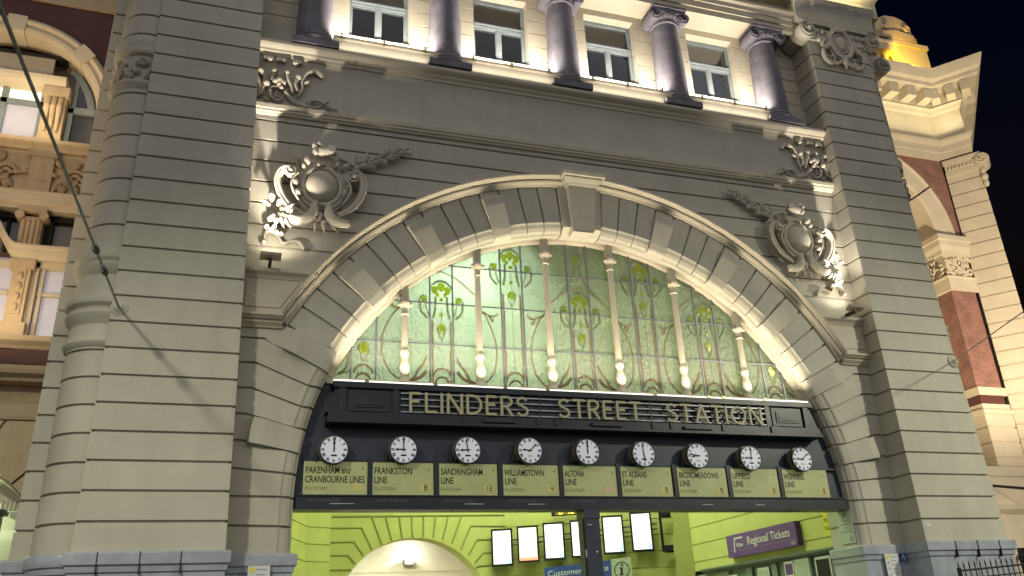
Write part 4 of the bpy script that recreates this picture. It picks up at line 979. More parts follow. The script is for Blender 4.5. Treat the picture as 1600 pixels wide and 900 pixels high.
# ---- centre post
P = thing("support_post", "dark blue steel post standing under the middle of the indicator board", "post", (-.22, .4, FZ))
pm = MB(); pm.box(-.385, -.065, .22, .60, FZ, .83); pm.box(-.40, -.05, .20, .62, .66, .83); pm.box(-.41, -.375, .30, .52, FZ, .66)
pm.build("shaft", 'dark2', P)
MB().box(-.34, -.24, .205, .221, .52, .54).build("warning_strip", 'slat', P)
cyl_y(MB(), (-.17, -.0), .018, .212, .222, 12).build("rivet", 'white', P)
MB().box(-.389, -.384, .24, .34, -.10, .05).build("sticker", 'paper', P)

# ================================================================== BOOKING HALL (part of the building)
def wall(name, pts, z0, z1, m='hall', groove=True, th=.25, bend=None):
    mb = MB(); rows = [(z, d) for z, d in courses(z0, z1, .03, .5, -.016, .016, -.15)] if groove else [(z0, 0), (z1, 0)]
    rings = []
    for z, d in rows:
        r = []
        for i, p in enumerate(pts):
            a = Vector(pts[max(0, i - 1)]); b = Vector(pts[min(len(pts) - 1, i + 1)]); t = (b - a).normalized(); n = Vector((t.y, -t.x))
            q = Vector(p) - n * d; r.append((q.x, q.y, z))
        rings.append(r)
    mb.loft(rings, False); return mb.build(name, m, B)
CEIL = 7.6
wall("hall_wall", [(-6.6, 1.05), (-5.7, 8.6), (-4.99, 10.6), (-4.23, 11.0)], FZ, CEIL)
wall("hall_wall", [(6.6, 8.77), (6.3, 7.6), (6.3, 1.04)], 0.09, CEIL)
# back wall with a segmental arch into the passage
ac, ar = (-1.62, -.90), 2.45
bw = MB()
n = 28
arcp = [(ac[0] + ar * math.cos(R_(180 - 180 * k / n)), ac[1] + ar * math.sin(R_(180 - 180 * k / n))) for k in range(n + 1)]
hw = wall_pts = None
for k in range(n):
    (xa, za), (xb, zb) = arcp[k], arcp[k + 1]
    bw.add([(xa, 11.0, za), (xb, 11.0, zb), (xb, 11.0, CEIL), (xa, 11.0, CEIL)], [(0, 1, 2, 3)])
    bw.add([(xa, 11.0, za), (xb, 11.0, zb), (xb, 11.7, zb), (xa, 11.7, za)], [(0, 1, 2, 3)])
bw.add([(-4.23, 11.0, FZ), (arcp[0][0], 11.0, FZ), (arcp[0][0], 11.0, CEIL), (-4.23, 11.0, CEIL)], [(0, 1, 2, 3)])
bw.add([(arcp[-1][0], 11.0, FZ), (1.41, 11.0, FZ), (1.41, 11.0, CEIL), (arcp[-1][0], 11.0, CEIL)], [(0, 1, 2, 3)])
for x in (arcp[0][0], arcp[-1][0]): bw.add([(x, 11.0, FZ), (x, 11.7, FZ), (x, 11.7, ac[1]), (x, 11.0, ac[1])], [(0, 1, 2, 3)])
bwo = bw.build("hall_wall", 'hall', B)
jl = MB()
def gl(mb, pts, y=10.985, w=.028):
    mb.tube([(a, y, b) for a, b in pts], w, 4, flat=.5, nrm=(0, -1, 0))
for l_ in [[(-4.22, 2.2), (1.38, 2.25)], [(-2.99, 2.21), (-2.64, 1.33)], [(-2.55, 2.21), (-2.34, 1.46)], [(-2.12, 2.21), (-2.01, 1.53)], [(-1.72, 2.21), (-1.68, 1.55)], [(-1.33, 2.22), (-1.34, 1.58)], [(-0.93, 2.23), (-1.02, 1.54)], [(-0.51, 2.23), (-0.72, 1.46)], [(-0.07, 2.23), (-0.41, 1.37)],
           [(-4.22, 1.86), (-3.29, 1.86), (-2.95, 1.2)], [(-4.22, 1.44), (-3.51, 1.44), (-3.22, 1.04)], [(-4.22, 1.05), (-3.68, 1.05), (-3.48, 0.81)], [(-4.22, 0.63), (-3.58, 0.63)],
           [(-0.13, 1.16), (0.22, 1.9), (1.40, 1.89)], [(0.14, 1.01), (0.42, 1.47), (1.40, 1.48)], [(0.34, 0.77), (0.61, 1.06), (1.40, 1.08)], [(0.3, 0.56), (0.42, 0.66), (1.4, 0.7)]]:
    gl(jl, l_)
jl.build("hall_wall_joint", 'olive', B)
dgw = wall("hall_wall", [(1.41, 11.0), (6.6, 8.77)][::1], FZ, CEIL)
# passage beyond the arch
pv = MB()
pv.add([(-5, 17, FZ), (2, 17, FZ), (2, 17, 2.4), (-5, 17, 2.4)], [(0, 1, 2, 3)])
pv.add([(-5, 11.7, FZ), (-5, 17, FZ), (-5, 17, 2.4), (-5, 11.7, 2.4)], [(0, 1, 2, 3)]); pv.add([(2, 11.7, FZ), (2, 17, FZ), (2, 17, 2.4), (2, 11.7, 2.4)], [(0, 1, 2, 3)])
pv.add([(-5, 11.7, 2.4), (2, 11.7, 2.4), (2, 17, 2.4), (-5, 17, 2.4)], [(0, 1, 2, 3)])
for z in (.55, 1.0): pv.box(-5, 2, 16.96, 16.99, z - .015, z + .015)
pv.build("passage_wall", 'hallpale', B)
MB().box(-6.6, 6.6, .3, 17, FZ - .05, FZ).build("hall_floor", 'tile', B)
hc = MB(); hc.add([(-8, 1.05, CEIL), (8, 1.05, CEIL), (8, 11.2, CEIL), (-8, 11.2, CEIL)], [(0, 1, 2, 3)])
hc.box(-7.5, 7.5, 1.0, 1.06, 7.0, 11.0)
hc.build("hall_ceiling", 'hall', B)
bk2 = MB()
# outer shell so no light leaks round the hall
for x in (-8.0, 8.0): bk2.box(x - .05, x + .05, .62, 11.2, FZ, 7.6)
bk2.box(-8, -6.55, 1.0, 1.05, FZ, 7.6); bk2.box(6.55, 8, 1.0, 1.05, FZ, 7.6); bk2.box(-10, 10, 11.9, 12.0, 2.5, 16.2)
bk2.build("hall_shell", 'hall', B)
# pier in place of the shaded arched opening where the side wall meets the angled wall
cb = MB(); cb.prism([(0, 0), (0, 0), (0, 0)], 0, 0) if False else None
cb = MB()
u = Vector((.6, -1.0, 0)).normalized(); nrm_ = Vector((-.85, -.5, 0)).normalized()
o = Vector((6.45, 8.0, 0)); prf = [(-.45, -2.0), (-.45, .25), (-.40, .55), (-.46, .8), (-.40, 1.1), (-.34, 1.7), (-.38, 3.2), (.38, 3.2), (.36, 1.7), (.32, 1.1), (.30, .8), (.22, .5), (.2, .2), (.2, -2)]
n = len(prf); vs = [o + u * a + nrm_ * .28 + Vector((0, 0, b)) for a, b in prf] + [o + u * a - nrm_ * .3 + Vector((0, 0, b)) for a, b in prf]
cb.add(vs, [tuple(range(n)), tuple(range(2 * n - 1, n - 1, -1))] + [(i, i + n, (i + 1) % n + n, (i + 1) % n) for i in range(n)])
cb.build("shaded_reveal_pier", 'olive', B)  # dark olive stands for the shade inside the opening
# stone sill band and dado over the ticket windows on the right wall
sl = MB(); prf = [(0, -.02), (-.06, -.0), (-.10, .03), (-.16, .05), (-.17, .09), (-.05, .12), (0, .13)]
sl.loft([[(6.3 + a, y, b) for a, b in prf] for y in (1.04, 7.1)], True, True); sl.build("dado_rail", 'sill', B)
MB().box(6.34, 6.7, 1.0, 7.6, FZ, -.02).build("dado_wall", 'sill', B)
for y0, y1 in ((1.04, 1.25), (2.05, 2.35), (3.45, 3.7), (4.6, 4.85), (5.75, 6.6)): MB().box(6.26, 6.337, y0, y1, FZ, -.025).build("dado_pier", 'sill', B)

# ================================================================== THINGS IN THE HALL
# departure screens on a rail, slightly tilted toward the entrance
Dv = Vector((1.41, 11.0, 0)); Ev = Vector((6.6, 8.77, 0)); ud = (Ev - Dv).normalized(); nd = Vector((ud.y, -ud.x, 0))
if nd.y > 0: nd = -nd
SCR = [(1.16, .61, 1.76), (1.93, .69, 1.81), (2.70, .71, 1.87), (3.50, .74, 1.90), (4.44, .79, 1.98), (5.27, .82, 2.04)]
sc_desc = ["lit departure screen at the left end of the row", "lit departure screen with cream page and red bottom band", "lit white departure screen left of the post-hidden one, above the blue sign", "lit departure screen half hidden behind the dark post", "lit white departure screen just right of the dark post", "lit white departure screen at the right end beside the camera bracket"]
rl = thing("screen_rail", "dark double rail behind the departure screens in the hall", "rail", (3.2, 9.5, 1.3))
q0 = Dv + nd * .28
rm = MB()
for z in (1.28, 1.44): rm.tube([q0 + ud * .0 + Vector((0, 0, z - .05)), q0 + ud * 4.9 + Vector((0, 0, z + .22))], .022, 6)
rm.build("rail_tube", 'black', rl)
ud_ = (ud + Vector((0, 0, .055))).normalized()
for k, (x, z0, z1) in enumerate(SCR):
    t = (x - Dv.x - nd.x * .4) / ud.x; o = Dv + ud * t + nd * .42 + Vector((0, 0, (z0 + z1) / 2)); h = (z1 - z0) / 2; wd = .345
    T = thing("departure_screen", sc_desc[k], "screen", tuple(o), "departure screens in the hall")
    az = Vector((0, 0, 1))
    MB().obox(o, ud, nd, az, -wd, wd, -.10, 0, -h, h).build("case", 'black', T)
    MB().obox(o, ud, nd, az, -wd + .06, wd - .06, 0.001, .006, -h + .065, h - .065).build("display", 'screenw' if k == 1 else 'screen', T)
    pr = MB()
    if k != 1:
        for q in range(4): pr.obox(o, ud, nd, az, wd - .15, wd - .08, .007, .009, h - .38 - q * .2, h - .31 - q * .2)
        pr.build("timetable_print", 'scrgrey', T)
        MB().obox(o, ud, nd, az, wd - .18, wd - .07, .007, .009, -h + .07, -h + .22).build("page_mark", 'scrblue', T)
    else:
        for q in range(5): pr.obox(o, ud, nd, az, -wd + .08, wd - .07, .007, .009, h - .28 - q * .16, h - .26 - q * .16)
        pr.build("timetable_print", 'scrgrey', T)
        MB().obox(o, ud, nd, az, -wd + .05, wd - .05, .007, .009, -h + .05, -h + .14).build("page_mark", 'scrred', T)
    MB().obox(o - nd * .1, ud, nd, az, -.08, .08, -.08, 0, -.12, .12).build("mount", 'black', T)
T = thing("bulkhead_lamp", "small square uplight glowing on the passage wall inside the hall arch", "lamp", (-.62, 16.8, 1.3))
MB().box(-.80, -.44, 16.62, 16.95, 1.22, 1.44).build("housing", 'grey', T); MB().box(-.76, -.48, 16.66, 16.9, 1.441, 1.447).build("lens", 'floodlens', T)
# camera bracket right of the last screen
o = Dv + ud * 5.0 + nd * .42 + Vector((0, 0, 1.4))
T = thing("camera_bracket", "black bracket with two small cameras right of the screens", "camera", tuple(o))
MB().obox(o, ud, nd, (0, 0, 1), -.04, .04, -.06, .02, -.62, .66).build("arm", 'black', T)
for z in (.52, -.55):
    MB().obox(o + Vector((0, 0, z)), ud, nd, (0, 0, 1), .04, .34, -.08, .10, -.11, .11).build("camera_body", 'black', T)
    MB().obox(o + Vector((0, 0, z)), ud, nd, (0, 0, 1), .12, .26, .10, .16, -.06, .06).build("lens", 'dark', T)
# digital clock
o = Vector((3.0, 9.88, 2.20)); 
T = thing("digital_clock", "black digital clock with amber 8:45 digits beside the post", "clock", tuple(o))
MB().obox(o, ud, nd, (0, 0, 1), -.36, .75, -.06, 0, -.14, .13).build("case", 'black', T)
MB().obox(o, ud, nd, (0, 0, 1), -.24, .70, .001, .004, -.11, .10).build("led_board", 'ledglow', T)
lm = MB()
def seg3(ch, x, w=.11, h=.17, t=.028):
    S_ = {'8': 'abcdefg', '4': 'fgbc', '5': 'afgcd'}
    r = {'a': (0, h - t, w, h), 'd': (0, 0, w, t), 'g': (0, h / 2 - t / 2, w, h / 2 + t / 2), 'b': (w - t, h / 2, w, h), 'c': (w - t, 0, w, h / 2), 'f': (0, h / 2, t, h), 'e': (0, 0, t, h / 2)}
    for i, q in enumerate(S_[ch]):
        a, b, c_, d = r[q]; lm.obox(o, ud, nd, (0, 0, 1), x + a, x + c_, .005, .008 + .0005 * i, -.09 + b, -.09 + d)
seg3('8', -.12); seg3('4', .10); seg3('5', .25)
for z in (-.05, .02): lm.obox(o, ud, nd, (0, 0, 1), .035, .065, .005, .008, z, z + .03)
lm.build("led_digits", 'led', T)
MB().tube([o + nd * -.03 + Vector((0, 0, .13)), o - nd * .03 + Vector((0, 0, 1.2))], .02, 6).build("hanger", 'black', T)

# customer service sign and information sign
o = Vector((3.35, 9.62, .28)); nn = nd
T = thing("service_sign", "long blue Customer Service sign under the screens behind the post", "sign", tuple(o))
MB().obox(o, ud_, nn, (0, 0, 1), -1.12, .98, -.06, 0, -.62, .27).build("board", 'navy', T)
g = text_geo("Customer Service", .25, .003, .92); wmx = max(v[0] for v in g[0]); g = ([(v[0] * 1.92 / wmx, v[1], v[2]) for v in g[0]], g[1])
put_text(MB(), g, o + ud_ * -1.02 + nn * .004 + Vector((0, 0, -.02)), ud_, (0, 0, 1), nn).build("lettering", 'white', T)
o2 = o + ud_ * 1.36
T = thing("information_sign", "pale green square sign with a black italic i in a ring", "sign", tuple(o2))
MB().obox(o2, ud_, nn, (0, 0, 1), -.36, .26, -.06, 0.004, -.40, .30).build("board", 'palegreen', T)
rg = MB(); pts = [o2 + ud_ * (-.05 + .23 * math.cos(2 * math.pi * k / 28)) + Vector((0, 0, -.05 + .23 * math.sin(2 * math.pi * k / 28))) + nn * .012 for k in range(29)]
rg.tube(pts, .011, 6); rg.build("ring", 'ink', T)
im = MB(); im.obox(o2 + nn * .006 + ud_ * -.05, (ud_ + Vector((0, 0, 0))), nn, Vector((.12, 0, 1)).normalized(), -.032, .032, 0, .008, -.19, .02)
im.obox(o2 + nn * .006 + ud_ * -.06, ud_, nn, Vector((.12, 0, 1)).normalized(), -.06, .03, 0, .007, -.01, .02); im.obox(o2 + nn * .006 + ud_ * -.05, ud_, nn, Vector((.12, 0, 1)).normalized(), -.06, .06, 0, .0065, -.2, -.17)
im.ball(o2 + ud_ * -.025 + nn * .008 + Vector((0, 0, .09)), .038, .015, .038); im.build("letter_i", 'ink', T)

# regional tickets sign on the right wall (face looks to -x)
T = thing("ticket_sign", "purple Regional Tickets sign projecting from the right hall wall", "sign", (6.2, 3.85, .6))
ax, az, an = Vector((0, -1, 0)), Vector((0, 0, 1)), Vector((-1, 0, 0))
o = Vector((6.14, 5.45, .27)); W_, H_ = 3.2, .59
MB().obox(o, ax, az, an, 0, W_, 0, H_, -.155, 0).build("sign_box", 'purple', T)
lm = MB(); g = text_geo("Regional Tickets", .30, .003, .9); wmx = max(v[0] for v in g[0]); g = ([(v[0] * 1.92 / wmx, v[1], v[2]) for v in g[0]], g[1])
put_text(lm, g, o + ax * 1.02 + az * .25 + an * .004, ax, az, an); lm.build("lettering", 'white', T)
lg = MB(); lg.obox(o + an * .004, ax, az, an, .40, .82, .46, .50, -.002, .003)
lg.tube([o + an * .004 + ax * .36 + az * .12, o + an * .004 + ax * .38 + az * .34, o + an * .004 + ax * .43 + az * .48], .022, 4, flat=.2, nrm=an)
put_text(lg, text_geo("V/Line", .14, .002, .9, 'LEFT', .003), o + ax * .47 + az * .25 + an * .004, ax, az, an); lg.build("emblem", 'white', T)
ln = MB().obox(o + an * .003, ax, az, an, .06, W_ - .06, .165, .172, -.002, .002); ln.obox(o + an * .003, ax, az, an, 2.95, 3.10, .045, .12, -.002, .002); ln.build("rule_line", 'grey', T)
# yellow board behind the right jamb
T = thing("caution_board", "bright yellow board with black PLE CLE letters at the jamb", "sign", (6.24, 1.1, .6))
MB().box(6.235, 6.262, 1.065, 1.26, .37, .90).build("board", 'yellow', T)
lm = MB()
for t, z in (("PLE", .68), ("CLE", .50)):
    g = text_geo(t, .13, .002, 1.0); wmx = max(v[0] for v in g[0]); g = ([(v[0] * .17 / wmx, v[1], v[2]) for v in g[0]], g[1])
    put_text(lm, g, Vector((6.234, 1.245, z)), ax, az, an)
lm.build("lettering", 'ink', T)
# ticket windows and posters below the dado rail
def flat(name, label, cat, y0, y1, z0, z1, m, x=6.24, th=.03, inner=None, group=None):
    T = thing(name, label, cat, (x, (y0 + y1) / 2, z0), group)
    MB().box(x, x + th, y0, y1, z0, z1).build("frame", m, T)
    if inner: MB().box(x - .004, x + .001, y0 + .04, y1 - .04, z0 + .05, z1 - .06).build("panel", inner, T)
    return T
flat("notice_board", "pale lit notice under the left end of the purple sign", "notice", 5.3, 5.75, -.75, -.17, 'paper', inner='palegreen')
flat("fare_poster", "tall pale green fare poster under the purple sign", "poster", 3.78, 4.3, -.78, -.10, 'paper', inner='palegreen')
flat("fare_notice", "dark purple notice with white lines between two posters", "notice", 2.72, 3.1, -.42, -.05, 'white', inner='purple')
flat("route_poster", "large pale poster nearest the ticket window", "poster", 2.1, 2.68, -1.0, -.03, 'paper', inner='palegreen')
flat("ticket_window", "grey framed dark ticket window beside the right jamb", "window", 1.28, 1.85, -1.0, -.06, 'white', inner='black')
# jamb notice
T = thing("jamb_notice", "grey-green metal notice with faint lines on the right arch jamb", "notice", (6.18, .45, .45))
MB().box(6.172, 6.192, .20, .68, .11, .84).build("plate", 'palegreen', T)
lm = MB()
for z, y0, y1 in ((.60, .34, .52), (.52, .28, .60), (.44, .36, .50), (.36, .26, .62)): lm.box(6.168, 6.1722, y0, y1, z, z + .03)
lm.box(6.168, 6.1722, .40, .47, .70, .76); lm.box(6.168, 6.1722, .26, .36, .16, .26); lm.box(6.168, 6.1722, .56, .60, .16, .2)
lm.build("printing", 'grey', T)
# posters on the bluestone bases
for s, x0, x1, zt, lab, nl in ((-1, -6.92, -6.55, -.36, "white paper notice with yellow disc on the left bluestone base", 5), (1, 6.62, 6.99, -.36, "white paper notice with yellow disc on the right bluestone base", 7)):
    zt = -.155; yy = -.02
    T = thing("base_notice", lab, "notice", ((x0 + x1) / 2, yy, zt - .62))
    MB().box(x0, x1, -.105, -.09, zt - .75, zt - .02).build("sheet", 'paper', T)
    cyl_y(MB(), (x0 + .07, zt - .09), .045, -.112, -.104, 20).build("yellow_disc", 'yellow', T)
    lm = MB()
    for q in range(nl): lm.box(x0 + .14, x1 - .05 - .03 * (q % 2), -.1085, -.1045, zt - .09 - q * .085, zt - .075 - q * .085)
    for q in range(1, 5): lm.box(x0 + .05, x0 + .09, -.1085, -.1045, zt - .1 - q * .13, zt - .06 - q * .13)
    lm.build("printing", 'grey', T)
T = thing("access_badge", "small dark blue wheelchair badge on the right bluestone base", "sign", (7.14, -.1, -.26))
MB().box(7.06, 7.20, -.108, -.09, -.33, -.17).build("plate", 'navy', T)
wm_ = MB(); wm_.tube([(7.13 + .04 * math.cos(k * .5), -.11, -.27 + .04 * math.sin(k * .5)) for k in range(-3, 8)], .008, 5); wm_.ball((7.12, -.11, -.19), .012, .006, .012); wm_.tube([(7.12, -.11, -.2), (7.12, -.11, -.25), (7.16, -.11, -.25)], .008, 5); wm_.build("wheelchair_mark", 'white', T)
T = thing("pier_sticker", "tiny white sticker low on the right pier", "sticker", (7.45, -.69, .37))
MB().box(7.40, 7.53, -.6855, -.67, .335, .40).build("label", 'paper', T); MB().box(7.42, 7.50, -.687, -.6853, .36, .37).build("printing", 'grey', T)

# ================================================================== FLOODLIGHTS, WIRES, SMALL FITTINGS
for s, lab in ((-1, "small corner floodlight on the left impost ledge beside the pier"), (1, "small corner floodlight on the right impost ledge beside the pier")):
    T = thing("floodlight", lab, "floodlight", (s * 6.95, -.15, 5.5))
    o = Vector((s * 6.93, -.48, 5.61)); ax_ = Vector((1, 0, 0)); d = Vector((0, .35, 1)).normalized(); c_ = ax_.cross(d)
    MB().obox(o, ax_, c_, d, -.20, .20, -.085, .085, -.075, 0).build("housing", 'bronze', T)
    MB().obox(o, ax_, c_, d, -.19, .19, -.07, .07, .001, .004).build("lens", 'floodlens', T)
    MB().box(s * 6.93 - .03, s * 6.93 + .03, -.50, -.12, 5.462, 5.54).build("bracket", 'black', T)
for i, (x, lab) in enumerate(((-4.72, "window bay nearest the left pier"), (-1.57, "second window bay from the left"), (1.57, "third window bay from the left"), (4.72, "window bay nearest the right pier"))):
    T = thing("ledge_light", "low strip light on the ledge below the " + lab, "light", (x, .06, 11.46), "strip lights on the window ledge")
    MB().box(x - 1.06, x + 1.06, .02, .10, 11.462, 11.50).build("channel", 'slat', T)
    for q in (-.98, 0, .98):
        m = MB(); m.box(x + q - .02, x + q + .02, -.20, -.155, 11.36, 11.50); m.box(x + q - .07, x + q + .07, -.19, -.155, 11.38, 11.41); m.build("cable_clip", 'brass', T)
def wire(name, label, a, b, sag, r=.022, col='steel', knot=None):
    T = thing(name, label, "wire", tuple(a)); a = Vector(a); b = Vector(b); pts = []
    for k in range(25):
        t = k / 24; p = a.lerp(b, t); p.z -= sag * 4 * t * (1 - t); pts.append(p)
    MB().tube(pts, r, 8).build("cable", col, T, smooth=60)
    rs = MB(); yy = a.y
    rs.loft([[(a.x + rr * math.cos(2 * math.pi * k / 24), y, a.z + rr * math.sin(2 * math.pi * k / 24)) for k in range(24)] for rr, y in ((.16, yy + .10), (.155, yy + .02), (.09, yy - .005), (.05, yy - .05))], True, True)
    rs.build("wall_rose", 'paint', T, smooth=30)
    if knot:
        for t in knot:
            p = pts[int(t * 24)]; MB().tube([p + (b - a).normalized() * -.10, p + (b - a).normalized() * .10], [.05, .055], 8).build("insulator", 'black', T)
    return T
wire("stay_wire", "thick steel stay wire running from the left pier rose to the upper left", (-9.48, -.60, 4.25), (-10.07, -21.9, 3.58), -.0, .021, knot=(.085, .125))
wire("stay_wire", "thin stay wire running from the right pier rose to the right", (9.50, -.62, 4.32), (4.9, -11.34, 4.12), .0, .012)

# railing on the right, in front of the base
T = thing("spiked_railing", "black spiked iron railing in front of the right bluestone base", "railing", (8.2, -1.5, GZ))
z0, z1 = -.66, -.52; xa, xb = 7.22, 10.2
m = MB(); m.tube([(xa, -1.5, -.66), (xb, -1.5, -.50)], .022, 6); m.tube([(xa, -1.5, -2.9), (xb, -1.5, -2.75)], .022, 6); m.tube([(xa, -1.5, -.82), (xb, -1.5, -.66)], .015, 6); m.build("rail", 'iron', T)
for i in range(21):
    x = xa + i * .147; z = lerp(-.66, -.50, (x - xa) / (xb - xa)); MB().tube([(x, -1.5, -3.1), (x, -1.5, z + .06), (x, -1.5, z + .09), (x, -1.5, z + .19)], [.012, .012, .018, .002], 6).build("picket", 'iron', T)
MB().box(xa - .03, xa + .03, -1.53, -1.47, GZ, -.60).build("end_post", 'iron', T)

# ================================================================== LEFT WING
W = thing("side_wing", "ochre wing left of the entrance with arched windows lit by warm lamps", "building", (-14, 2, GZ))
Yw = 1.5
def xw(r, a, c=(-12.65, 9.5)): return (c[0] + r * math.cos(R_(a)), c[1] + r * math.sin(R_(a)))
wb = MB()
# wall plane around the great arched window (arch centre -12.65, 9.5)
wb.prism([(-10.3, 8.7), (-10.3, 14), (-18, 14), (-18, 12.2)] + [xw(2.1, a) for a in range(150, -1, -6)] + [(-10.55, 8.7)], Yw + .02, Yw + .5)
wb.box(-18, -14.7, Yw + .03, Yw + .5, 8.7, 12.3); wb.box(-18, -13.1, Yw + .03, Yw + .5, 4.3, 7.42)
wb.box(-18, -10.3, Yw + .02, Yw + .5, 7.42, 8.7)
wb.box(-18, -10.3, Yw + .35, Yw + .6, 6.2, 7.42)
wb.box(-18, -10.3, Yw + .3, Yw + .6, 2.95, 4.3)
wb.build("wall", 'wing', W)
MB().prism([(-18, 12.35), (-10.4, 12.30), (-10.4, 14), (-18, 14)], Yw - .06, Yw + .3).build("upper_band", 'wing', W)
rb = MB(); rb.prism([(-10.3, 11.0), (-10.3, 12.30), (-18, 12.30), (-18, 11.95)] + [xw(2.28, a) for a in range(120, 9, -6)] + [(-10.38, 10.0), (-10.3, 10.0)], Yw - .01, Yw + .1); rb.build("red_spandrel", 'redband', W)
aw = MB()
prf = [(2.20, .1), (2.20, -.16), (2.12, -.20), (2.08, -.12), (2.02, -.10), (1.98, -.14), (1.90, -.12), (1.86, -.02), (1.84, .45), (2.0, .5)]
aw.arc(prf, (-12.65, 9.5), list(range(0, 181, 4)), Yw)
aw.build("arch_moulding", 'wingpale', W, smooth=25)
for a0 in (40, 84):
    v = MB(); v.arc([(2.22, .1), (2.22, -.225), (1.86, -.17), (1.82, .0), (1.82, .4), (2.1, .4)], (-12.65, 9.5), [a0, a0 + 5, a0 + 10], Yw); v.build("arch_block", 'wingpale', W)
# window inside the arch
w1 = MB(); w1.extr([(Yw + .5, 10.1), (Yw - .02, 10.1), (Yw - .06, 10.16), (Yw - .10, 10.24), (Yw - .12, 10.32), (Yw + .5, 10.36)], -14.2, -11.46)
w1.build("transom_cornice", 'wingpale', W)
for x in (-11.62, -13.7):
    co = MB()
    co.box(x - .22, x + .22, Yw + .0, Yw + .5, 8.7, 10.1); co.box(x - .26, x + .26, Yw - .05, Yw + .3, 9.85, 10.1)
    for q in range(3): co.tube([(x - .12 + q * .12, Yw - .03, 9.8), (x - .12 + q * .12, Yw - .10, 9.55), (x - .12 + q * .12, Yw - .05, 9.2), (x - .12 + q * .12, Yw - .02, 8.95)], [.05, .06, .045, .03], 8)
    co.box(x - .24, x + .24, Yw - .04, Yw + .3, 8.62, 8.80)
    co.build("console", 'wing', W)
tp = MB(); tp.box(-13.5, -11.84, Yw + .25, Yw + .32, 10.4, 11.0); tp.build("arch_tympanum", 'wingpale', W)
wf = MB()
for x in (-13.45, -12.66, -11.90): wf.box(x - .06, x + .06, Yw + .22, Yw + .34, 8.75, 10.1)
wf.box(-13.5, -11.84, Yw + .22, Yw + .34, 9.70, 9.82); wf.box(-13.5, -11.84, Yw + .22, Yw + .34, 8.75, 8.85)
for x0, x1 in ((-11.38, -10.5),):
    wf.box(x0, x0 + .1, Yw + .2, Yw + .32, 8.72, 9.75); wf.box(x0, x1, Yw + .2, Yw + .32, 9.62, 9.78); wf.box(x0, x1, Yw + .18, Yw + .32, 8.70, 8.78)
    wf.arc([(1.80, .22), (1.72, .2), (1.66, .24), (1.66, .32), (1.8, .32)], (-12.65, 9.5), list(range(6, 50, 4)), Yw); wf.tube([(-11.30, Yw + .26, 9.75), (-11.30, Yw + .26, 10.8)], .05, 6)
wfo = wf.build("window", 'frame', W)
MB().box(-13.45, -11.9, Yw + .30, Yw + .31, 9.82, 10.1).build("pane", 'winwarm', wfo)
MB().box(-13.45, -11.9, Yw + .30, Yw + .31, 8.8, 9.72).build("pane", 'winlit', wfo)
MB().box(-11.36, -10.4, Yw + .28, Yw + .29, 8.75, 10.9).build("pane", 'pane', wfo)
MB().box(-14.2, -10.3, Yw + .6, Yw + .62, 8.6, 11.6).build("curtain", 'blind', wfo)
MB().box(-13.9, -10.6, Yw + .25, Yw + .5, 11.0, 11.1).build("dark_soffit", 'void', W)
# sill and carved apron
MB().extr([(Yw + .5, 8.45), (Yw - .03, 8.45), (Yw - .06, 8.52), (Yw - .14, 8.60), (Yw - .16, 8.68), (Yw + .5, 8.72)], -18, -10.3).build("sill_course", 'wing', W)
for x in (-11.62, -13.2):
    pa = MB(); pa.box(x - .22, x + .22, Yw - .07, Yw + .1, 7.42, 8.45); pa.box(x - .28, x + .28, Yw - .11, Yw + .1, 8.28, 8.45)
    pa.build("apron_pilaster", 'wing', W)
ap = MB(); rr = random.Random(3)
for cx_ in (-12.4, -11.1):
    for q in range(16):
        a = rr.uniform(0, 6.28); ap.leaf((cx_ + .28 * math.cos(a) * rr.random() * 1.5, Yw + .01, 7.9 + .22 * math.sin(a)), (math.cos(a), 0, math.sin(a)), .26, .12, .07)
    sp = [(cx_ + .12 + (.22 - .009 * k) * math.cos(k * .5), Yw - .03, 7.85 + (.22 - .009 * k) * math.sin(k * .5)) for k in range(20)]; ap.tube(sp, .035, 6)
ap.build("carved_apron", 'wing', W, smooth=50)
MB().extr([(Yw + .6, 7.06), (Yw - .02, 7.06), (Yw - .04, 7.12), (Yw - .12, 7.20), (Yw - .14, 7.34), (Yw - .18, 7.38), (Yw - .18, 7.42), (Yw + .6, 7.44)], -18, -10.3).build("string_course", 'wingpale', W)
for x in (-11.62, -13.2):
    ip = MB()
    ip.box(x - .20, x + .20, Yw + .0, Yw + .5, 6.2, 6.9)
    for q in range(4): ip.tube([(x - .14 + q * .093, Yw - .01, 6.25), (x - .14 + q * .093, Yw - .01, 6.82)], .035, 6)
    ip.box(x - .26, x + .26, Yw - .08, Yw + .5, 6.98, 7.06)
    for sx in (-1, 1): ip.tube([(x + sx * .22, Yw - .10, 6.90), (x + sx * .22, Yw + .3, 6.90)], .09, 12, nrm=(0, 0, 1))
    ip.build("ionic_pilaster", 'wing', W, smooth=40)
uf = MB()
for x0, x1 in ((-11.40, -10.3), (-13.0, -11.84)):
    uf.box(x0, x0 + .14, Yw + .2, Yw + .34, 6.2, 7.04); uf.box(x0, x1, Yw + .2, Yw + .34, 6.92, 7.04)
uf.box(-12.12, -12.06, Yw + .24, Yw + .34, 6.2, 7.0)
ufo = uf.build("window", 'void', W); MB().box(-13, -10.3, Yw + .30, Yw + .31, 6.2, 7.0).build("pane", 'pane', ufo); MB().box(-13, -10.3, Yw + .7, Yw + .72, 6.1, 7.1).build("curtain", 'winlit', ufo)
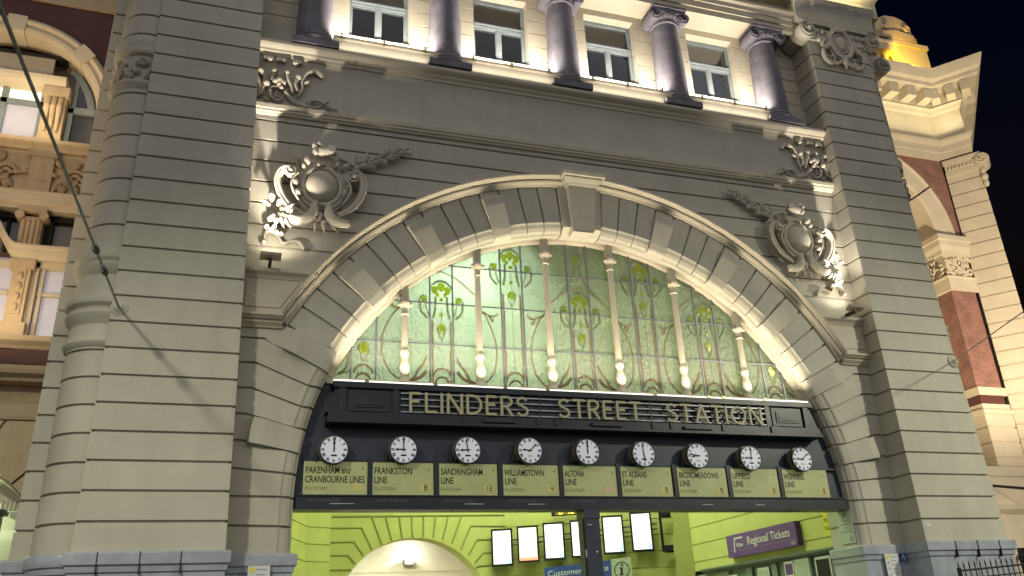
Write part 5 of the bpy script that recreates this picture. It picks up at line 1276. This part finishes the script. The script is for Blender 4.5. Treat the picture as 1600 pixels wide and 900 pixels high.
# cream moulding with an upswept curve
cu = MB()
pf_ = [(.35, 0), (-.04, 0), (-.06, .06), (-.14, .10), (-.15, .16), (-.22, .20), (-.22, .25), (.35, .27)]
path = spline([(-13.2, 0, 6.75), (-12.5, 0, 6.70), (-12.2, 0, 6.50), (-12.02, 0, 6.22), (-11.86, 0, 6.0), (-11.6, 0, 5.94), (-10.3, 0, 5.94)], 6)
cu.loft([[(p.x, Yw + a, p.z + b) for a, b in pf_] for p in path], True, True); cu.build("swept_moulding", 'wingpale', W, smooth=30)
# lower windows with lit glass, panel pilaster
lp = MB(); lp.box(-11.78, -11.46, Yw - .02, Yw + .5, 4.55, 5.92); lp.box(-11.71, -11.53, Yw - .04, Yw + .0, 4.75, 5.75); lp.box(-11.84, -11.40, Yw - .05, Yw + .5, 5.72, 5.94); lp.box(-11.84, -11.38, Yw - .06, Yw + .5, 4.30, 4.58)
for q in range(4): lp.ball((-11.62, Yw - .04, 4.9 + q * .22), .06, .05, .09)
lp.build("panel_pilaster", 'wing', W, smooth=40)
lf_ = MB()
for x0, x1 in ((-11.46, -10.3), (-13.2, -11.84)):
    lf_.box(x0, x0 + .12, Yw + .1, Yw + .3, 4.3, 5.94); lf_.box(x0 + .16, x0 + .22, Yw + .16, Yw + .3, 4.3, 5.94); lf_.box(x0, x1, Yw + .1, Yw + .3, 5.82, 5.94); lf_.box(x0, x1, Yw + .18, Yw + .3, 5.24, 5.31); lf_.box(x0, x1, Yw + .1, Yw + .3, 4.28, 4.36)
lfo = lf_.build("window", 'wingpale', W); MB().box(-13.2, -10.3, Yw + .26, Yw + .27, 4.3, 5.9).build("pane", 'winlit', lfo)
MB().extr([(Yw + .5, 4.04), (Yw - .05, 4.04), (Yw - .08, 4.1), (Yw - .16, 4.18), (Yw - .18, 4.28), (Yw + .5, 4.3)], -18, -10.3).build("sill_course", 'wing', W)
rbm = MB(); rbm.box(-18, -11.50, Yw - .02, Yw + .3, 3.74, 4.04); rbm.box(-11.50, -10.3, Yw - .05, Yw + .3, 3.74, 4.04); rbm.build("red_band", 'redband', W)
MB().extr([(Yw + .5, 3.40), (Yw - .04, 3.40), (Yw - .06, 3.46), (Yw - .18, 3.52), (Yw - .2, 3.60), (Yw - .06, 3.72), (Yw + .5, 3.74)], -18, -10.3).build("floor_cornice", 'wing', W)
MB().extr([(Yw + .5, 2.66), (Yw - .02, 2.66), (Yw - .04, 2.72), (Yw - .07, 2.95), (Yw - .09, 3.0), (Yw + .5, 3.02)], -18, -10.3).build("string_course", 'wing', W)
# ground-floor arch with wedge stones
gc, gr = (-12.75, -.25), 2.37
for k in range(9):
    a0, a1 = 10 + k * 18.5, 10 + (k + 1) * 18.5 - 1.0
    m = MB(); pts = [(gc[0] + gr * math.cos(R_(lerp(a0, a1, t / 5))), gc[1] + gr * math.sin(R_(lerp(a0, a1, t / 5)))) for t in range(6)]
    def outp(a):
        c_, s_ = math.cos(R_(a)), math.sin(R_(a)); t = min((2.64 - gc[1]) / s_ if s_ > .01 else 99, 3.1 / abs(c_) if abs(c_) > .01 else 99); return (gc[0] + t * c_, gc[1] + t * s_)
    m.prism(pts + [outp(a1), outp((a0 + a1) / 2), outp(a0)], Yw, Yw + .7); m.build("arch_voussoir", 'wing', W)
MB().box(-18, -10.3, Yw + .06, Yw + .3, 1.8, 2.68).build("wall", 'wing', W)
MB().box(-10.42, -9.9, Yw, Yw + .7, GZ, .15).build("wall", 'wing', W)
# lit porch inside the arch
pi = MB()
pi.arc([(2.45, .7), (2.32, .7), (2.30, .8), (2.15, .85), (2.15, 1.6), (2.45, 1.6)], gc, list(range(0, 181, 6)), Yw); pi.box(-15.2, -10.4, Yw + 1.6, Yw + 1.7, GZ, 2.2)
pi.box(-11.05, -10.5, Yw + .75, Yw + 1.6, GZ, 1.0); pi.box(-11.2, -10.6, Yw + .7, Yw + 1.5, .98, 1.08)
for q in range(5): pi.tube([(-11.35 + q * .07, Yw + .72, 1.10), (-11.35 + q * .07, Yw + .72, 1.28)], .03, 6)
pi.box(-11.6, -11.05, Yw + .8, Yw + 1.55, 1.25, 1.45)
pi.build("porch_lining", 'hallpale', W)
ll = thing("porch_lantern", "dark lantern post hanging inside the green-lit porch at bottom left", "lantern", (-11.3, 2.1, .9))
lm = MB(); lm.box(-11.75, -11.32, Yw + .45, Yw + .75, .45, 1.02); lm.box(-11.82, -11.24, Yw + .40, Yw + .8, 1.0, 1.08); lm.build("housing", 'black', ll); MB().box(-11.62, -11.42, Yw + .5, Yw + .7, -.6, .46).build("stem", 'black', ll)
MB().box(-18, -10.6, Yw + .01, Yw + 8, 13.98, 14.5).build("roof_slab", 'wing', W)

# ================================================================== RIGHT PAVILION
V = thing("corner_pavilion", "cream and red brick pavilion right of the entrance with lit cornice and sodium-lit parapet", "building", (16, 6, GZ))
Yp = 4.5; XC = 17.0
dirp = Vector((math.sin(R_(141)), math.cos(R_(141)), 0))     # pilaster face runs toward the street
nrp = Vector((dirp.y, -dirp.x, 0)); 
if nrp.x > 0: nrp = -nrp
corner = Vector((XC, Yp, 0)); outer = corner + dirp * 1.12
# brick wall with arch (centre 13.1, z 11.0), parallel to the entrance
bwm = MB()
ap_ = [(13.1 + 3.35 * math.cos(R_(a)), 11.0 + 3.35 * math.sin(R_(a))) for a in range(0, 181, 6)]
bwm.prism([(16.98, 11.0), (16.98, 14.3), (9.3, 14.3), (9.3, 11.0)] + ap_[::-1], Yp + .06, Yp + .6)
bwm.build("brick_spandrel", 'brick', V)
ar_ = MB(); prf = [(3.5, .1), (3.5, -.10), (3.42, -.14), (3.36, -.06), (3.2, -.05), (3.15, -.09), (2.80, -.07), (2.72, .0), (2.70, 1.1), (3.0, 1.1), (3.2, .2)]
ar_.arc(prf, (13.1, 11.0), [a for a in range(0, 35, 3)], Yp + .04); ar_.arc(prf, (13.1, 11.0), [a + 34.2 for a in range(0, 112, 6)], Yp + .04); ar_.build("arch_moulding", 'wingpale', V, smooth=25)
im_ = MB(); jp = [(0, 10.2), (-.08, 10.22), (-.10, 10.35), (-.20, 10.5), (-.22, 10.68), (-.26, 10.72), (-.26, 10.9), (0, 10.98)]
def ret(mb, prf, x0, x1, yf_, yb):   # moulding that turns the corner from the front to the left return
    mb.loft([[(x0 + d, yb, z) for d, z in prf], [(x0 + d, yf_ + d, z) for d, z in prf], [(x1, yf_ + d, z) for d, z in prf]], True, True)
ret(im_, jp, 15.80, 16.97, Yp, Yp + 1.1); im_.build("impost", 'wingpale', V)
cbk = MB(); cbk.box(15.80, 16.9, Yp, Yp + 1.1, 9.38, 10.22)
rr = random.Random(9)
for q in range(60):
    x = rr.uniform(15.85, 16.85); z = rr.uniform(9.5, 10.15); cbk.leaf((x, Yp - .01, z), (rr.uniform(-1, 1), 0, rr.uniform(-1, 1)), .2, .1, .06); 
    if q % 3 == 0: cbk.ball((x, Yp - .05, z), .06, .07, .06)
    if q % 2: cbk.leaf((15.79, Yp + rr.random(), z), (0, rr.uniform(-1, 1), rr.uniform(-1, 1)), .2, .1, .06, (-1, 0, 0))
cbk.build("carved_capital", 'wingpale', V, smooth=50)
bd = MB(); ret(bd, [(0, 8.86), (-.05, 8.88), (-.07, 9.3), (-.12, 9.38), (0, 9.42)], 15.80, 16.97, Yp, Yp + 1.1); bd.build("neck_band", 'wingpale', V)
MB().box(15.80, 16.86, Yp + .02, Yp + 1.1, 5.42, 8.9).build("brick_pier", 'brick', V)
lowp = MB()
for z0, z1, d in ((5.15, 5.42, .03), (4.55, 4.86, .0), (2.75, 4.55, -.02)): lowp.box(15.80 - d, 16.97, Yp - d, Yp + 1.1, z0, z1)
ret(lowp, [(0, 4.50), (-.06, 4.52), (-.09, 4.66), (0, 4.70)], 15.8, 16.97, Yp, Yp + 1.1)
for z in (3.1, 3.6, 4.1): lowp.box(15.78, 16.97, Yp - .012, Yp + 1, z + .02, z + .46)
lowp.build("pier_base", 'wingpale', V)
MB().box(15.79, 16.80, Yp + .0, Yp + 1.1, 4.86, 5.15).build("red_band", 'redband', V)
MB().box(9.3, 17.0, Yp + 1.1, Yp + 1.3, GZ, 14.3).build("recess_wall", 'wingpale', V)
# grooved pilaster on the turned face
gm_ = MB()
for z0 in [2.72 + .5 * i for i in range(22)]:
    z1 = z0 + .455
    if z1 > 13.5: z1 = 13.5
    p = [corner - nrp * .02, outer - nrp * .02 + dirp * 0, outer + Vector((4.7, 5.05, 0)), corner + Vector((2.5, 5.0, 0))]
    gm_.prismz([(q.x, q.y) for q in p], z0, z1)
q_ = [corner - nrp * -.0 + dirp * .02, outer - dirp * .035, outer + Vector((4.6, 4.95, 0)), corner + Vector((2.4, 4.9, 0))]
gm_.prismz([(q.x - nrp.x * .07, q.y - nrp.y * .07) for q in q_], 2.7, 13.5)
gm_.build("rusticated_pilaster", 'wingpale', V)
cpv = MB()
cpv.obox(corner, dirp, nrp, (0, 0, 1), -.0, 1.2, -.2, .06, 13.45, 13.62); cpv.obox(corner, dirp, nrp, (0, 0, 1), -.02, 1.24, -.2, .12, 13.95, 14.10); cpv.obox(corner, dirp, nrp, (0, 0, 1), .02, 1.2, -.2, .05, 13.62, 13.95)
for q in range(7): cpv.ball(corner + dirp * (.15 + q * .125) + nrp * .06 + Vector((0, 0, 13.74)), .055, .055, .08)
vb = outer + dirp * .12 + Vector((0, 0, 13.78)); cpv.tube([vb + nrp * .14, vb - nrp * .5], .25, 22); cpv.tube([vb + nrp * .16 + Vector((0, 0, 0)) + (dirp * math.cos(k * .55) + Vector((0, 0, 1)) * math.sin(k * .55)) * (.22 - .009 * k) for k in range(22)], .03, 6)
for q, rr_ in ((13.35, .10), (13.1, .13), (12.85, .10)): cpv.ball(outer + dirp * .06 + Vector((0, 0, q)), rr_, rr_, .16)
cpv.build("pilaster_capital", 'wingpale', V, smooth=40)
# entablature that follows wall, concave corner and turned face
def follow(mb, prf, left=-8.0, right=1.3):
    # mitred at the concave corner: profile offset along each face's outward normal
    n0 = Vector((0, -1, 0)); n1 = nrp; b_ = (n0 + n1); b_ /= b_.dot(n0)
    rings = [[corner + Vector((left, 0, 0)) + n0 * d + Vector((0, 0, z)) for d, z in prf], [corner + b_ * d + Vector((0, 0, z)) for d, z in prf],
             [corner + dirp * (right + d * .9) + n1 * d + Vector((0, 0, z)) for d, z in prf]]
    e_ = rings[-1]; back = Vector((5.4, 5.8, 0)); rings.append([p + back for p in e_])
    mb.loft(rings, True, True)
m = MB(); follow(m, [(-.5, 14.2), (.06, 14.2), (.06, 14.45), (.10, 14.47), (.10, 14.72), (.22, 14.86), (.24, 14.95), (-.5, 15.0)], right=1.0); m.build("architrave", 'wingpale', V)
m = MB(); follow(m, [(-.5, 15.0), (.02, 15.0), (.02, 16.1), (.10, 16.14), (.14, 16.26), (.24, 16.34), (-.5, 16.4)], right=1.0); m.build("frieze", 'wingpale', V)
m = MB(); follow(m, [(-.5, 16.4), (.22, 16.4), (.22, 16.9), (-.5, 16.9)], right=1.2); m.build("modillion_band", 'wingpale', V)
for k in range(9):
    x = -.55 - k * .8; o_ = corner + Vector((x, 0, 16.42)); MB().obox(o_, (1, 0, 0), (0, -1, 0), (0, 0, 1), -.2, .2, .1, .72, 0, .42).build("modillion", 'wingpale', V)
for k in range(3):
    o_ = corner + dirp * (.36 + k * .52) + Vector((0, 0, 16.42)); MB().obox(o_, dirp, nrp, (0, 0, 1), -.15, .15, .1, .72, 0, .42).build("modillion", 'wingpale', V)
bkd = Vector((.68, .73, 0)).normalized()
for k in range(9):
    o_ = outer - dirp * .15 + bkd * (.35 + k * .78) + Vector((0, 0, 16.42)); MB().obox(o_, dirp, bkd, (0, 0, 1), .05, .70, -.17, .17, 0, .42).build("modillion", 'wingpale', V)
m = MB(); follow(m, [(-.5, 16.86), (.70, 16.86), (.80, 16.92), (.82, 17.06), (.95, 17.14), (1.05, 17.36), (1.10, 17.50), (-.5, 17.58)], right=1.22); m.build("cornice", 'wingpale', V, smooth=25)
# parapet: balustrade, pedestal and scrolled block
bl = MB(); bl.box(9.5, 15.9, Yp - .25, Yp + .1, 17.6, 17.95); bl.box(9.5, 15.9, Yp - .35, Yp + .2, 18.75, 19.05); bl.box(9.5, 15.9, Yp - .42, Yp + .25, 19.05, 19.15)
bl.build("parapet_rail", 'wingpale', V)
for q in range(16):
    x = 9.9 + q * .40; bl = MB().lathe(x, Yp - .08, [(.08, 17.95), (.13, 18.1), (.16, 18.25), (.07, 18.5), (.06, 18.6), (.11, 18.68), (.11, 18.75)], 10)
    bl.build("baluster", 'wingpale', V, smooth=45)
pd = MB(); pd.box(15.9, 17.75, Yp - .05, Yp + .9, 17.5, 19.35); pd.box(15.8, 17.85, Yp - .15, Yp + 1.0, 17.5, 17.95); pd.box(15.85, 17.8, Yp - .12, Yp + .95, 19.35, 19.55); pd.build("parapet_pedestal", 'wingpale', V)
sb_ = MB(); pl = [(15.35, 19.55), (17.45, 19.55), (17.45, 19.95), (17.30, 20.02), (17.22, 20.5), (17.05, 20.72), (16.6, 20.86), (16.1, 20.82), (15.75, 20.62), (15.5, 20.25), (15.42, 19.9)]
sb_.prism(pl, Yp + .0, Yp + .7); sb_.prism([(15.55, 19.6), (17.3, 19.6), (17.2, 19.95), (16.4, 20.05), (15.7, 19.9)], Yp - .12, Yp + .1)
for x, r_ in ((15.95, .14), (16.9, .16)): sb_.tube([(x + (r_ - .006 * k) * math.cos(k * .6), Yp - .14, 20.2 + (r_ - .006 * k) * math.sin(k * .6)) for k in range(18)], .04, 6)
sb_.build("scrolled_crest", 'wing', V, smooth=30)
# ground storey: band, cornice, dark doorway with awning stay
gs = MB(); gs.box(14.2, 19, Yp - .3, Yp + .6, 2.45, 2.75); gs.box(14.2, 19, Yp - .25, Yp + .6, 1.55, 2.45); gs.extr([(Yp + .6, 1.3), (Yp - .3, 1.3), (Yp - .45, 1.42), (Yp - .5, 1.55), (Yp + .6, 1.58)], 14.2, 19); gs.box(14.2, 19, Yp - .27, Yp + .6, .3, 1.3)
gs.box(14.2, 15.35, Yp - .26, Yp + .6, GZ, .3); gs.box(17.6, 19, Yp - .26, Yp + .6, GZ, .3); gs.build("ground_storey", 'wingpale', V)
MB().box(15.3, 17.7, Yp + .3, Yp + .5, GZ, .32).build("doorway", 'void', V)
dk = MB(); dk.box(15.36, 15.5, Yp - .3, Yp + .1, GZ, .3); dk.tube([(15.3, Yp - .35, .05), (15.45, Yp - .6, .0), (17, Yp - .6, .0)], .09, 8); dk.build("door_frame", 'black', V)
MB().tube([(14.9, Yp - .30, 2.15), (17.4, Yp - 2.2, 1.55)], .04, 8).build("awning_stay", 'void', V)
